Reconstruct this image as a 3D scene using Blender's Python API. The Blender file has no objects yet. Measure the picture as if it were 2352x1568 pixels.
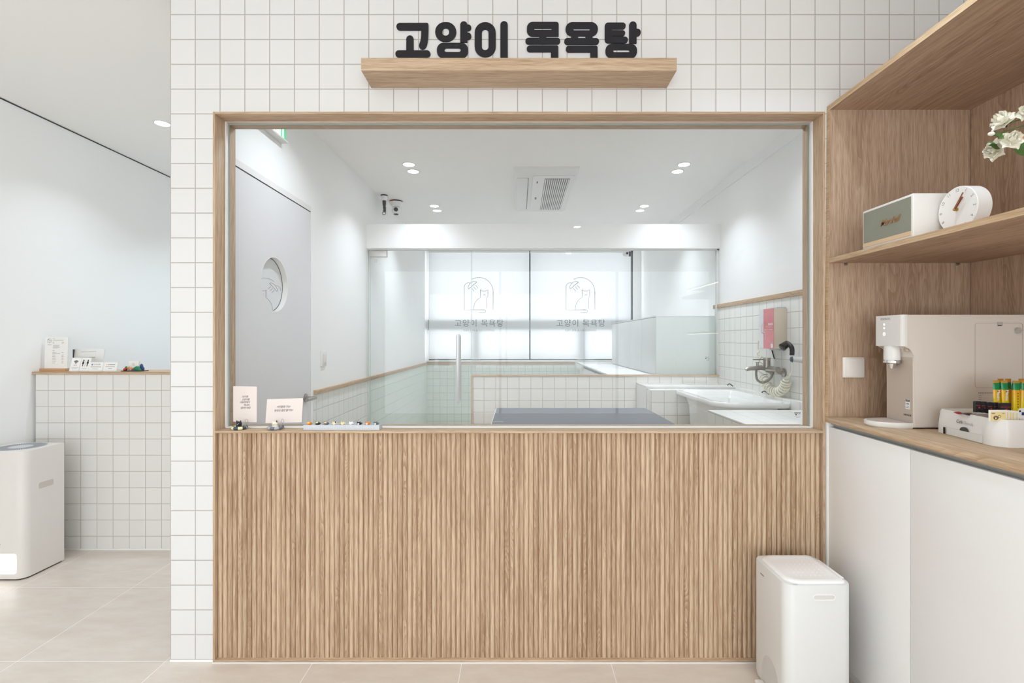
import bpy, bmesh, math, random
from mathutils import Vector, Matrix
random.seed(7)
SC = bpy.context.scene
COL = SC.collection
PI = math.pi

# ------------------------------------------------------------------ camera, world, exposure
F, CX, CY, CAMZ, CAMY = 1140.0, 1192.0, 780.0, 1.297, -2.0
cam_d = bpy.data.cameras.new('camera'); cam = bpy.data.objects.new('camera', cam_d); COL.objects.link(cam)
cam.location = (0, CAMY, CAMZ); cam.rotation_euler = (PI/2, 0, 0)
cam_d.sensor_width = 36; cam_d.lens = 36*F/2352
cam_d.shift_x = -(CX-1176)/2352; cam_d.shift_y = -(784-CY)/2352
cam_d.clip_start = 0.05; cam_d.clip_end = 60
SC.camera = cam
w = bpy.data.worlds.new('daylight'); SC.world = w; w.use_nodes = True
w.node_tree.nodes['Background'].inputs[0].default_value = (0.92, 0.96, 1.0, 1)
w.node_tree.nodes['Background'].inputs[1].default_value = 4.2
SC.view_settings.view_transform = 'Standard'; SC.view_settings.look = 'None'
SC.view_settings.gamma = 1.0; SC.view_settings.use_curve_mapping = False
SC.view_settings.exposure = 0.22
SC.cycles.use_denoising = True; SC.cycles.use_adaptive_sampling = True; SC.cycles.adaptive_threshold = 0.015
SC.cycles.max_bounces = 12; SC.cycles.diffuse_bounces = 7; SC.cycles.transparent_max_bounces = 12
SC.cycles.sample_clamp_indirect = 4.0
SC.cycles.caustics_reflective = False; SC.cycles.caustics_refractive = False

FRONT_W = 2.6      # watts of one front-room downlight
INNER_W = 2.1
LINEAR_W = 60.0

# ------------------------------------------------------------------ helpers
def P(px, py, Z):
    """point seen at pixel (px,py) at distance Z in front of the camera"""
    return Vector(((px-CX)*Z/F, Z+CAMY, CAMZ+(CY-py)*Z/F))
def PX(px, py, X):
    return P(px, py, F*X/(px-CX))

def lin(c):
    return tuple(((v/255)/12.92 if v/255 <= 0.04045 else (((v/255)+0.055)/1.055)**2.4) for v in c)

def tag(o, label=None, cat=None, group=None, kind=None):
    if label: o['label'] = label
    if cat: o['category'] = cat
    if group: o['group'] = group
    if kind: o['kind'] = kind
    return o

def thing(name, loc, label, cat, group=None, kind=None):
    o = bpy.data.objects.new(name, None); COL.objects.link(o); o.location = loc
    o.empty_display_size = 0.05
    return tag(o, label, cat, group, kind)

class MB:
    def __init__(s): s.bm = bmesh.new()
    def face(s, pts):
        vs = [s.bm.verts.new(p) for p in pts]
        return s.bm.faces.new(vs)
    def box(s, x0, x1, y0, y1, z0, z1, b=0, seg=2):
        r = bmesh.ops.create_cube(s.bm, size=1)
        vs = r['verts']
        for v in vs:
            v.co = Vector(((x0+x1)/2+v.co.x*(x1-x0), (y0+y1)/2+v.co.y*(y1-y0), (z0+z1)/2+v.co.z*(z1-z0)))
        if b > 0:
            es = list({e for v in vs for e in v.link_edges})
            bmesh.ops.bevel(s.bm, geom=es, offset=b, segments=seg, affect='EDGES', profile=0.5)
        return s
    def loft(s, rings, cap0=True, cap1=True, closed=True):
        R = [[s.bm.verts.new(p) for p in r] for r in rings]
        n = len(R[0])
        for a, b in zip(R[:-1], R[1:]):
            for i in range(n if closed else n-1):
                j = (i+1) % n
                try: s.bm.faces.new((a[i], a[j], b[j], b[i]))
                except ValueError: pass
        if cap0: s.bm.faces.new(list(reversed(R[0])))
        if cap1: s.bm.faces.new(R[-1])
        return s
    def cyl(s, p0, p1, r0, r1=None, n=24, caps=True):
        r1 = r0 if r1 is None else r1
        p0 = Vector(p0); p1 = Vector(p1); d = (p1-p0).normalized()
        a = d.orthogonal().normalized(); b = d.cross(a)
        ring = lambda p, r: [p+(a*math.cos(2*PI*i/n)+b*math.sin(2*PI*i/n))*r for i in range(n)]
        return s.loft([ring(p0, r0), ring(p1, r1)], caps, caps)
    def lathe(s, c, axis, prof, n=32, caps=True):
        """prof: list of (distance along axis, radius)"""
        c = Vector(c); d = Vector(axis).normalized(); a = d.orthogonal().normalized(); b = d.cross(a)
        rings = [[c+d*h+(a*math.cos(2*PI*i/n)+b*math.sin(2*PI*i/n))*max(r, 1e-5) for i in range(n)] for h, r in prof]
        return s.loft(rings, caps, caps)
    def tube(s, pts, r, n=10, caps=True):
        pts = [Vector(p) for p in pts]; rs = r if isinstance(r, (list, tuple)) else [r]*len(pts)
        rings = []; prev = None
        for i, p in enumerate(pts):
            t = (pts[min(i+1, len(pts)-1)]-pts[max(i-1, 0)]).normalized()
            if prev is None: a = t.orthogonal().normalized()
            else:
                a = prev-t*prev.dot(t); a = a.normalized() if a.length > 1e-6 else t.orthogonal().normalized()
            prev = a; b = t.cross(a)
            rings.append([p+(a*math.cos(2*PI*k/n)+b*math.sin(2*PI*k/n))*rs[i] for k in range(n)])
        return s.loft(rings, caps, caps)
    def sphere(s, c, r, sc=(1, 1, 1), seg=16, rings=10):
        q = bmesh.ops.create_uvsphere(s.bm, u_segments=seg, v_segments=rings, radius=1)
        rr = r if isinstance(r, (list, tuple)) else (r*sc[0], r*sc[1], r*sc[2])
        for v in q['verts']: v.co = Vector(c)+Vector((v.co.x*rr[0], v.co.y*rr[1], v.co.z*rr[2]))
        return s
    def prism(s, poly, fn, t0, t1):
        """poly 2D; fn(u,v,t)->3D"""
        return s.loft([[fn(u, v, t0) for u, v in poly], [fn(u, v, t1) for u, v in poly]])
    def ringprism(s, outer, inner, fn, t0, t1):
        n = len(outer)
        O0 = [s.bm.verts.new(fn(u, v, t0)) for u, v in outer]; O1 = [s.bm.verts.new(fn(u, v, t1)) for u, v in outer]
        I0 = [s.bm.verts.new(fn(u, v, t0)) for u, v in inner]; I1 = [s.bm.verts.new(fn(u, v, t1)) for u, v in inner]
        for i in range(n):
            j = (i+1) % n
            for q in ((O0[i], O0[j], O1[j], O1[i]), (I0[j], I0[i], I1[i], I1[j]), (O1[i], O1[j], I1[j], I1[i]), (O0[j], O0[i], I0[i], I0[j])):
                s.bm.faces.new(q)
        return s
    def ribbon(s, pts, wd, fn, t0, t1, closed=False):
        """flat stroke of width wd along 2D pts, extruded t0..t1"""
        pts = [Vector(p) for p in pts]; n = len(pts); L = []; Rr = []
        for i, p in enumerate(pts):
            if closed: t = pts[(i+1) % n]-pts[(i-1) % n]
            else: t = pts[min(i+1, n-1)]-pts[max(i-1, 0)]
            t.normalize(); nr = Vector((-t.y, t.x))
            k = 1.0
            if 0 < i < n-1 or closed:
                t2 = (pts[(i+1) % n]-p).normalized(); k = min(1.6, 1/max(0.5, abs(t.dot(t2))))
            L.append(p+nr*wd/2*k); Rr.append(p-nr*wd/2*k)
        m = n if closed else n-1
        for i in range(m):
            j = (i+1) % n
            s.prism([L[i], L[j], Rr[j], Rr[i]], fn, t0, t1)
        return s
    def add_mesh(s, me, mat=None):
        b2 = bmesh.new(); b2.from_mesh(me)
        if mat: bmesh.ops.transform(b2, matrix=mat, verts=b2.verts)
        tmp = bpy.data.meshes.new('t'); b2.to_mesh(tmp); b2.free(); s.bm.from_mesh(tmp); bpy.data.meshes.remove(tmp)
        return s
    def build(s, name, mat, parent=None, smooth=True, root=None, ang=35):
        bm = s.bm
        bmesh.ops.recalc_face_normals(bm, faces=bm.faces)
        off = Vector((0, 0, 0)); q = parent
        while q is not None: off += Vector(q.location); q = q.parent
        if root is not None: off = Vector(root)
        if off.length > 0: bmesh.ops.translate(bm, vec=-off, verts=bm.verts)
        me = bpy.data.meshes.new(name)
        if smooth:
            for f in bm.faces: f.smooth = True
            lim = math.radians(ang)
            for e in bm.edges:
                if len(e.link_faces) == 2:
                    e.smooth = e.calc_face_angle(0) < lim
                else: e.smooth = False
        bm.to_mesh(me); bm.free()
        ms = mat if isinstance(mat, (list, tuple)) else [mat]
        for m in ms: me.materials.append(m)
        o = bpy.data.objects.new(name, me); COL.objects.link(o)
        if root is not None and parent is None: o.location = root
        if parent is not None: o.parent = parent
        return o

def rr(x0, y0, x1, y1, r, n=6):
    """rounded rect; r number or 4 radii (bl, br, tr, tl)"""
    rs = r if isinstance(r, (list, tuple)) else (r,)*4
    rs = [max(1e-6, min(q, (x1-x0)/2, (y1-y0)/2)) for q in rs]
    cs = [(x0+rs[0], y0+rs[0], PI), (x1-rs[1], y0+rs[1], 1.5*PI), (x1-rs[2], y1-rs[2], 0), (x0+rs[3], y1-rs[3], .5*PI)]
    out = []
    for (cx, cy, a), q in zip(cs, rs):
        for k in range(n+1):
            t = a+k/n*PI/2; out.append((cx+q*math.cos(t), cy+q*math.sin(t)))
    return out

def circ(cx, cy, r, n=48, r2=None):
    r2 = r if r2 is None else r2
    return [(cx+r*math.cos(2*PI*i/n), cy+r2*math.sin(2*PI*i/n)) for i in range(n)]

def smoothpts(pts, k=6, closed=False):
    pts = [Vector(p) for p in pts]; n = len(pts); out = []
    rng = n if closed else n-1
    for i in range(rng):
        g = lambda q: pts[q % n] if closed else pts[max(0, min(n-1, q))]
        p0, p1, p2, p3 = g(i-1), g(i), g(i+1), g(i+2)
        for j in range(k):
            t = j/k
            out.append(0.5*((2*p1)+(-p0+p2)*t+(2*p0-5*p1+4*p2-p3)*t*t+(-p0+3*p1-3*p2+p3)*t*t*t))
    if not closed: out.append(pts[-1])
    return out

# ------------------------------------------------------------------ materials
MATS = {}
def newmat(name):
    m = bpy.data.materials.new(name); m.use_nodes = True
    return m, m.node_tree, m.node_tree.nodes['Principled BSDF']
def pbr(name, c, rough=0.5, metal=0.0, spec=0.5, emit=None, es=0, bump=0, bscale=200, coat=0, var=0):
    if name in MATS: return MATS[name]
    m, nt, b = newmat(name); L = nt.links
    b.inputs['Base Color'].default_value = (*lin(c), 1); b.inputs['Roughness'].default_value = rough
    b.inputs['Metallic'].default_value = metal; b.inputs['Specular IOR Level'].default_value = spec
    if coat: b.inputs['Coat Weight'].default_value = coat; b.inputs['Coat Roughness'].default_value = 0.05
    if emit: b.inputs['Emission Color'].default_value = (*lin(emit), 1); b.inputs['Emission Strength'].default_value = es
    tc = nt.nodes.new('ShaderNodeTexCoord')
    nz = nt.nodes.new('ShaderNodeTexNoise'); nz.inputs['Scale'].default_value = bscale; L.new(tc.outputs['Object'], nz.inputs['Vector'])
    if bump:
        bp = nt.nodes.new('ShaderNodeBump'); bp.inputs['Strength'].default_value = bump; bp.inputs['Distance'].default_value = 0.001
        L.new(nz.outputs['Fac'], bp.inputs['Height']); L.new(bp.outputs['Normal'], b.inputs['Normal'])
    if var:
        mx = nt.nodes.new('ShaderNodeMixRGB'); mx.blend_type = 'MIX'
        c2 = tuple(v*(1-var) for v in lin(c))
        mx.inputs[1].default_value = (*lin(c), 1); mx.inputs[2].default_value = (*c2, 1)
        L.new(nz.outputs['Fac'], mx.inputs[0]); L.new(mx.outputs[0], b.inputs['Base Color'])
    MATS[name] = m; return m

def math_node(nt, op, a, b=None, c=None):
    n = nt.nodes.new('ShaderNodeMath'); n.operation = op
    for i, v in enumerate((a, b, c)):
        if v is None: continue
        if isinstance(v, (int, float)): n.inputs[i].default_value = v
        else: nt.links.new(v, n.inputs[i])
    return n.outputs[0]

def wood(name, grain='z', light=(208, 184, 157), dark=(172, 144, 117), flute=None, cath=0.5, seed=0.0, rough=0.55):
    m, nt, b = newmat(name); L = nt.links
    tc = nt.nodes.new('ShaderNodeTexCoord'); sp = nt.nodes.new('ShaderNodeSeparateXYZ'); L.new(tc.outputs['Object'], sp.inputs[0])
    ax = {'x': 0, 'y': 1, 'z': 2}[grain]
    g = sp.outputs[ax]; o = [sp.outputs[i] for i in range(3) if i != ax]
    if flute:
        idx = math_node(nt, 'FLOOR', math_node(nt, 'DIVIDE', math_node(nt, 'ADD', sp.outputs[0], flute[1]), flute[0]))
        wn = nt.nodes.new('ShaderNodeTexWhiteNoise'); wn.noise_dimensions = '1D'; L.new(idx, wn.inputs['W'])
        rnd = wn.outputs['Value']
        g = math_node(nt, 'ADD', g, math_node(nt, 'MULTIPLY', rnd, 17.0))
        o[0] = math_node(nt, 'ADD', o[0], math_node(nt, 'MULTIPLY', rnd, 5.3))
    cb = nt.nodes.new('ShaderNodeCombineXYZ')
    L.new(math_node(nt, 'MULTIPLY', g, 1.0), cb.inputs[2]); L.new(o[0], cb.inputs[0]); L.new(o[1], cb.inputs[1])
    def noise(sx, sz, detail, off=0, dist=0):
        mp = nt.nodes.new('ShaderNodeMapping'); mp.inputs['Scale'].default_value = (sx, sx, sz); mp.inputs['Location'].default_value = (seed+off, seed*1.7, off)
        L.new(cb.outputs[0], mp.inputs['Vector'])
        n = nt.nodes.new('ShaderNodeTexNoise'); n.inputs['Scale'].default_value = 1; n.inputs['Detail'].default_value = detail; n.inputs['Distortion'].default_value = dist
        L.new(mp.outputs[0], n.inputs['Vector']); return n.outputs['Fac']
    fine = noise(420, 16, 3, 3.1)
    mid = noise(95, 3.0, 4, 7.7)
    big = noise(9, 0.9, 2, 1.3)
    # cathedral growth rings: level lines of a stretched smooth noise
    hill = noise(6.5 if not flute else 26, 1.1 if not flute else 2.6, 1, 11.0, 0.3)
    rg = math_node(nt, 'FRACT', math_node(nt, 'MULTIPLY', hill, 34.0 if not flute else 22.0))
    rg = math_node(nt, 'POWER', rg, 2.2)
    mk = nt.nodes.new('ShaderNodeMapRange'); mk.inputs['From Min'].default_value = 0.50; mk.inputs['From Max'].default_value = 0.66; L.new(big, mk.inputs['Value'])
    ring = math_node(nt, 'MULTIPLY', rg, math_node(nt, 'MULTIPLY', mk.outputs[0], cath))
    v = math_node(nt, 'ADD', math_node(nt, 'MULTIPLY', fine, 0.80), math_node(nt, 'MULTIPLY', mid, 0.55))
    v = math_node(nt, 'ADD', v, math_node(nt, 'MULTIPLY', big, 0.18))
    if flute: v = math_node(nt, 'ADD', v, math_node(nt, 'MULTIPLY', math_node(nt, 'SUBTRACT', rnd, 0.5), 0.13))
    v = math_node(nt, 'ADD', v, math_node(nt, 'MULTIPLY', ring, 0.30))
    mr = nt.nodes.new('ShaderNodeMapRange'); mr.inputs['From Min'].default_value = 0.59; mr.inputs['From Max'].default_value = 0.94; L.new(v, mr.inputs['Value'])
    cr = nt.nodes.new('ShaderNodeValToRGB'); cr.color_ramp.elements[0].color = (*lin(light), 1); cr.color_ramp.elements[1].color = (*lin(dark), 1)
    L.new(mr.outputs[0], cr.inputs[0]); L.new(cr.outputs[0], b.inputs['Base Color'])
    b.inputs['Roughness'].default_value = rough; b.inputs['Specular IOR Level'].default_value = 0.35
    bp = nt.nodes.new('ShaderNodeBump'); bp.inputs['Strength'].default_value = 0.15; bp.inputs['Distance'].default_value = 0.0006; bp.invert = True
    L.new(v, bp.inputs['Height']); L.new(bp.outputs['Normal'], b.inputs['Normal'])
    return m

def tiles(name, u, v, u0, v0, pu=0.1, pv=0.1, col=(238, 237, 234), grout=(190, 184, 176), gw=0.0018, rough=0.22, var=0.03, bump=0.5, edge=0.005, wob=0.0, grain=None):
    m, nt, b = newmat(name); L = nt.links
    ge = nt.nodes.new('ShaderNodeNewGeometry'); sp = nt.nodes.new('ShaderNodeSeparateXYZ'); L.new(ge.outputs['Position'], sp.inputs[0])
    A = {'x': 0, 'y': 1, 'z': 2}
    def dist(ax, o, p):
        q = math_node(nt, 'DIVIDE', math_node(nt, 'SUBTRACT', sp.outputs[A[ax]], o), p)
        fr = math_node(nt, 'FRACT', math_node(nt, 'ADD', q, 0.5))
        return math_node(nt, 'MULTIPLY', math_node(nt, 'ABSOLUTE', math_node(nt, 'SUBTRACT', fr, 0.5)), p), math_node(nt, 'FLOOR', q)
    du, iu = dist(u, u0, pu); dv, iv = dist(v, v0, pv)
    d = math_node(nt, 'MINIMUM', du, dv)
    mr = nt.nodes.new('ShaderNodeMapRange'); mr.interpolation_type = 'SMOOTHSTEP'
    mr.inputs['From Min'].default_value = gw*0.75; mr.inputs['From Max'].default_value = gw*1.25; L.new(d, mr.inputs['Value'])
    cb = nt.nodes.new('ShaderNodeCombineXYZ'); L.new(iu, cb.inputs[0]); L.new(iv, cb.inputs[1])
    wn = nt.nodes.new('ShaderNodeTexWhiteNoise'); wn.noise_dimensions = '2D'; L.new(cb.outputs[0], wn.inputs['Vector'])
    c1 = nt.nodes.new('ShaderNodeMixRGB'); c1.inputs[1].default_value = (*lin(col), 1); c1.inputs[2].default_value = (*[x*(1-var) for x in lin(col)], 1)
    L.new(wn.outputs['Value'], c1.inputs[0])
    tilecol = c1.outputs[0]
    if grain:
        mp = nt.nodes.new('ShaderNodeMapping'); mp.inputs['Scale'].default_value = (2.2, 7, 1); mp.inputs['Rotation'].default_value = (0, 0, 0.5); L.new(ge.outputs['Position'], mp.inputs['Vector'])
        n1 = nt.nodes.new('ShaderNodeTexNoise'); n1.inputs['Scale'].default_value = 2.5; n1.inputs['Detail'].default_value = 8; n1.inputs['Roughness'].default_value = 0.65; L.new(mp.outputs[0], n1.inputs['Vector'])
        r1 = nt.nodes.new('ShaderNodeMapRange'); r1.inputs['From Min'].default_value = 0.35; r1.inputs['From Max'].default_value = 0.65; L.new(n1.outputs['Fac'], r1.inputs['Value'])
        c3 = nt.nodes.new('ShaderNodeMixRGB'); c3.inputs[2].default_value = (*lin(grain), 1); L.new(tilecol, c3.inputs[1])
        L.new(math_node(nt, 'MULTIPLY', r1.outputs[0], 0.7), c3.inputs[0]); tilecol = c3.outputs[0]
    c2 = nt.nodes.new('ShaderNodeMixRGB'); c2.inputs[1].default_value = (*lin(grout), 1); L.new(tilecol, c2.inputs[2]); L.new(mr.outputs[0], c2.inputs[0])
    L.new(c2.outputs[0], b.inputs['Base Color'])
    rg = nt.nodes.new('ShaderNodeMapRange'); rg.inputs['To Min'].default_value = 0.8; rg.inputs['To Max'].default_value = rough; L.new(mr.outputs[0], rg.inputs['Value'])
    L.new(rg.outputs[0], b.inputs['Roughness'])
    hb = nt.nodes.new('ShaderNodeMapRange'); hb.interpolation_type = 'SMOOTHSTEP'; hb.inputs['From Min'].default_value = gw*0.6; hb.inputs['From Max'].default_value = edge; L.new(d, hb.inputs['Value'])
    h = hb.outputs[0]
    if wob:
        nz = nt.nodes.new('ShaderNodeTexNoise'); nz.inputs['Scale'].default_value = 9; nz.inputs['Detail'].default_value = 1; L.new(ge.outputs['Position'], nz.inputs['Vector'])
        h = math_node(nt, 'ADD', h, math_node(nt, 'MULTIPLY', nz.outputs['Fac'], wob))
    bp = nt.nodes.new('ShaderNodeBump'); bp.inputs['Strength'].default_value = bump; bp.inputs['Distance'].default_value = 0.0015
    L.new(h, bp.inputs['Height']); L.new(bp.outputs['Normal'], b.inputs['Normal'])
    return m

def glass(name, tint=(0.985, 0.995, 0.99), refl=0.04, rough=0.0):
    m = bpy.data.materials.new(name); m.use_nodes = True; nt = m.node_tree; nt.nodes.clear(); L = nt.links
    out = nt.nodes.new('ShaderNodeOutputMaterial'); tr = nt.nodes.new('ShaderNodeBsdfTransparent'); tr.inputs[0].default_value = (*tint, 1)
    gl = nt.nodes.new('ShaderNodeBsdfGlossy'); gl.inputs['Roughness'].default_value = rough
    lw = nt.nodes.new('ShaderNodeLayerWeight'); lw.inputs['Blend'].default_value = 0.5
    f = math_node(nt, 'ADD', math_node(nt, 'MULTIPLY', math_node(nt, 'POWER', lw.outputs['Facing'], 5.0), 0.9), refl)
    mx = nt.nodes.new('ShaderNodeMixShader'); L.new(f, mx.inputs[0]); L.new(tr.outputs[0], mx.inputs[1]); L.new(gl.outputs[0], mx.inputs[2])
    L.new(mx.outputs[0], out.inputs[0]); return m

def emis(name, c, s):
    m = bpy.data.materials.new(name); m.use_nodes = True; nt = m.node_tree; b = nt.nodes['Principled BSDF']
    b.inputs['Base Color'].default_value = (*lin(c), 1); b.inputs['Emission Color'].default_value = (*lin(c), 1); b.inputs['Emission Strength'].default_value = s
    return m

def paint(name, c, rough=0.6):
    return pbr(name, c, rough, spec=0.3, bump=0.08, bscale=350)

WALL = paint('white_wall_paint', (247, 247, 246))
CEIL = paint('ceiling_paint', (249, 248, 246), 0.7)
OAK_Z = wood('oak_grain_upright', 'z'); OAK_X = wood('oak_grain_across', 'x', seed=3.1); OAK_Y = wood('oak_grain_deep', 'y', seed=5.2)
UNIT_L, UNIT_D = (203, 177, 154), (164, 137, 114)
UOAK_Z = wood('unit_oak_upright', 'z', UNIT_L, UNIT_D, seed=2.4, cath=0.8); UOAK_Y = wood('unit_oak_deep', 'y', UNIT_L, UNIT_D, seed=8.2, cath=0.8)
EDGE_Y = wood('edge_band_oak', 'y', (216, 192, 160), (184, 152, 118), seed=4.4)
FLUTE = wood('fluted_oak', 'z', (211, 187, 159), (164, 134, 106), flute=(0.0197, 1.2214), cath=1.0, seed=1.1)
WHITE = pbr('white_lacquer', (237, 237, 237), 0.42)
WPLAST = pbr('white_plastic', (234, 233, 231), 0.38)
SATIN = pbr('warm_white_plastic', (232, 226, 220), 0.45)
CHROME = pbr('chrome', (220, 220, 220), 0.12, 1.0)
STEEL = pbr('brushed_steel', (172, 166, 160), 0.32, 1.0)
BLACKP = pbr('black_plastic', (30, 30, 32), 0.35)
DARK = pbr('dark_grey', (62, 62, 64), 0.6)
CAULK = pbr('white_silicone', (240, 240, 238), 0.5)
GREYAL = pbr('grey_aluminium', (168, 171, 170), 0.45, 0.3)
CERAMIC = pbr('white_ceramic', (242, 241, 239), 0.12, coat=0.5)
INK = pbr('dark_ink', (45, 42, 45), 0.7)
GINK = pbr('grey_ink', (120, 120, 122), 0.7)
LINK = pbr('light_grey_ink', (160, 160, 162), 0.7)

PALEAL = pbr('pale_aluminium', (216, 217, 214), 0.45, 0.1)
def text(body, size, org, right, up, mat, parent, name='lettering', align='CENTER', th=0.0004, shear=0, bold=0, spacing=1.0, line=1.0, boldify=0):
    c = bpy.data.curves.new('t', 'FONT'); c.body = body; c.size = size; c.align_x = align; c.align_y = 'CENTER'
    c.extrude = th; c.shear = shear; c.space_character = spacing; c.space_line = line; c.offset = bold; c.resolution_u = 3
    o = bpy.data.objects.new('t', c); COL.objects.link(o); bpy.context.view_layer.update()
    me = bpy.data.meshes.new_from_object(o.evaluated_get(bpy.context.evaluated_depsgraph_get()))
    bpy.data.objects.remove(o); bpy.data.curves.remove(c)
    R = Vector(right).normalized(); U = Vector(up).normalized(); N = R.cross(U)
    M = Matrix.Translation(Vector(org)) @ Matrix((R, U, N)).transposed().to_4x4()
    mb = MB(); mb.add_mesh(me, M); bpy.data.meshes.remove(me)
    return mb.build(name, mat, parent, smooth=False)

def light(name, loc, size, watts, parent, col=(1, 0.97, 0.93), shape='DISK', sy=None, rot=(0, 0, 0), spread=PI):
    d = bpy.data.lights.new(name, 'AREA'); d.shape = shape; d.size = size
    if sy: d.size_y = sy
    d.energy = watts; d.color = col; d.spread = spread
    o = bpy.data.objects.new(name, d); COL.objects.link(o); o.rotation_euler = rot
    off = Vector((0, 0, 0)); q = parent
    while q is not None: off += Vector(q.location); q = q.parent
    o.parent = parent; o.location = Vector(loc)-off
    return o

LENS = emis('lamp_lens', (250, 252, 255), 14.0)
def downlight(x, y, z, watts, label, group, r=0.042, col=(0.78, 0.905, 1.0), spread=2.1):
    t = thing('ceiling_downlight', (x, y, z), label, 'ceiling light', group)
    m = MB(); m.ringprism(circ(x, y, r+0.008), circ(x, y, r), lambda u, v, w: Vector((u, v, w)), z, z-0.004); m.build('trim_ring', WPLAST, t)
    m = MB(); m.cyl((x, y, z-0.0005), (x, y, z-0.002), r, n=32); m.build('lens', LENS, t)
    light('lamp', (x, y, z-0.006), r*2, watts, t, col, spread=spread)
    return t

# ------------------------------------------------------------------ the setting
FZ, FCEIL, ICEIL = 0.0, 2.697, 2.6226
XL, XR = -3.0, 1.86                   # corridor side wall, right wall of the front room
def struct(o, label, cat): return tag(o, label, cat, kind='structure')

floor_m = tiles('floor_tile', 'x', 'y', -0.828, 0.0005, 0.5985, 0.6, (227, 218, 209), (246, 244, 241), 0.0016, 0.35, 0.03, 0.15, 0.004, grain=(212, 200, 188))
m = MB(); m.box(XL-0.2, 4.6, -6.6, 5.4, -0.1, 0); struct(m.build('floor', floor_m, smooth=False), 'beige stone-look floor of large square tiles with thin white joints', 'floor')
m = MB(); m.box(XL-0.2, 4.6, -6.6, 0.0, FCEIL, FCEIL+0.1); m.box(XL-0.2, -1.405, 0.0, 3.4, FCEIL, FCEIL+0.1)
struct(m.build('ceiling', CEIL, smooth=False), 'plain white ceiling of the reception side', 'ceiling')
m = MB(); m.box(-1.405, XR+0.1, 0.141, 5.4, ICEIL, ICEIL+0.2); struct(m.build('ceiling', CEIL, smooth=False), 'plain white ceiling of the grooming room behind the glass', 'ceiling')

T_FRONT = tiles('front_wall_tile', 'x', 'z', -0.605, 0.009, 0.0999, 0.0999, (225, 225, 225), (176, 170, 165), 0.0018, 0.3, 0.03, 0.45, 0.006, wob=0.25)
m = MB()
m.box(-1.405, -1.231, 0, 0.14, 0.0, FCEIL); m.box(1.231, XR, 0, 0.14, 0.0, FCEIL); m.box(-1.231, 1.231, 0, 0.14, 2.2145, FCEIL)
wall_front = struct(m.build('wall_front', T_FRONT, smooth=False), 'white square-tiled wall around the viewing window', 'wall')
m = MB(); m.box(-1.405, -1.2315, -0.004, -0.0002, 0, 0.0095, 0.001); struct(m.build('baseboard_front', CAULK), 'thin white sealant strip at the foot of the tiled wall', 'baseboard')
m = MB(); m.box(XL-0.1, XL, -6.5, 3.3, 0, FCEIL); struct(m.build('wall_left', WALL, smooth=False), 'plain white side wall of the reception area', 'wall')
m = MB(); m.box(XR, XR+0.1, -2.7, 0.14, 0, FCEIL); m.box(4.5, 4.6, -6.5, -2.6, 0, FCEIL); m.box(XR+0.1, 4.6, -2.7, -2.6, 0, FCEIL); struct(m.build('wall_right', WALL, smooth=False), 'plain white wall behind the oak shelf unit', 'wall')
m = MB(); m.box(XL-0.1, -2.4, -6.6, -6.5, 0, FCEIL); m.box(3.8, 4.6, -6.6, -6.5, 0, FCEIL); m.box(-2.4, 3.8, -6.6, -6.5, 2.5, FCEIL); struct(m.build('wall_rear', WALL, smooth=False), 'plain white wall behind the camera', 'wall')
m = MB(); m.box(XL-0.1, -1.404, 3.3, 3.4, 0, FCEIL); struct(m.build('wall_corridor_end', WALL, smooth=False), 'plain white wall far behind the reception half wall', 'wall')
m = MB(); m.box(XL, XL+0.004, -2.0, 3.3, FCEIL-0.007, FCEIL-0.001); struct(m.build('trim_1', DARK, smooth=False), 'thin dark shadow gap where the side wall meets the ceiling', 'trim')

# inner room walls
m = MB()
m.box(-1.404, -1.304, 0.14, 0.20, 0, ICEIL); m.box(-1.404, -1.304, 0.20, 1.108, 2.10, ICEIL); m.box(-1.404, -1.304, 1.108, 5.0, 0, ICEIL)
struct(m.build('wall_inner_left', WALL, smooth=False), 'white left wall of the grooming room with a flush door', 'wall')
m = MB(); m.box(1.716, 1.86, 0.14, 5.0, 0, ICEIL); struct(m.build('wall_inner_right', WALL, smooth=False), 'white right wall of the grooming room above the oak trim', 'wall')
WX0, WX1, WZ0, WZ1 = -1.277, 1.615, 1.006, 2.56
m = MB()
m.box(-1.404, WX0, 5.0, 5.12, 0, ICEIL); m.box(WX1, 1.86, 5.0, 5.12, 0, ICEIL); m.box(WX0, WX1, 5.0, 5.12, 0, WZ0); m.box(WX0, WX1, 5.0, 5.12, WZ1, ICEIL)
struct(m.build('wall_inner_back', WALL, smooth=False), 'white back wall around the wide window', 'wall')
MINT = (228, 236, 229)
T_LEFT = tiles('left_wainscot_tile', 'y', 'z', 0.08, 0.049, col=(236, 238, 234), grout=(186, 186, 178), rough=0.25)
T_RIGHT = tiles('right_wainscot_tile', 'y', 'z', 0.025, 0.07, col=(238, 238, 234), grout=(186, 184, 176), rough=0.25)
T_MINTY = tiles('mint_tile_side', 'y', 'z', 0.08, 0.049, col=MINT, grout=(180, 192, 184), rough=0.25)
T_MINTX = tiles('mint_tile_back', 'x', 'z', -1.212, 0.049, col=MINT, grout=(180, 192, 184), rough=0.25)
m = MB(); m.box(-1.304, -1.298, 1.15, 2.28, 0, 0.947); struct(m.build('trim_2', T_LEFT, smooth=False), 'white tiled wainscot beside the flush door', 'wall tiles')
m = MB(); m.box(-1.304, -1.298, 2.28, 4.994, 0, 0.947); struct(m.build('trim_3', T_MINTY, smooth=False), 'pale mint tiled wainscot on the left wall behind the glass door', 'wall tiles')
m = MB(); m.box(-1.304, 1.716, 4.992, 5.0, 0, 0.947); struct(m.build('trim_4', T_MINTX, smooth=False), 'pale mint tiled wainscot under the far window', 'wall tiles')
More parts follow.
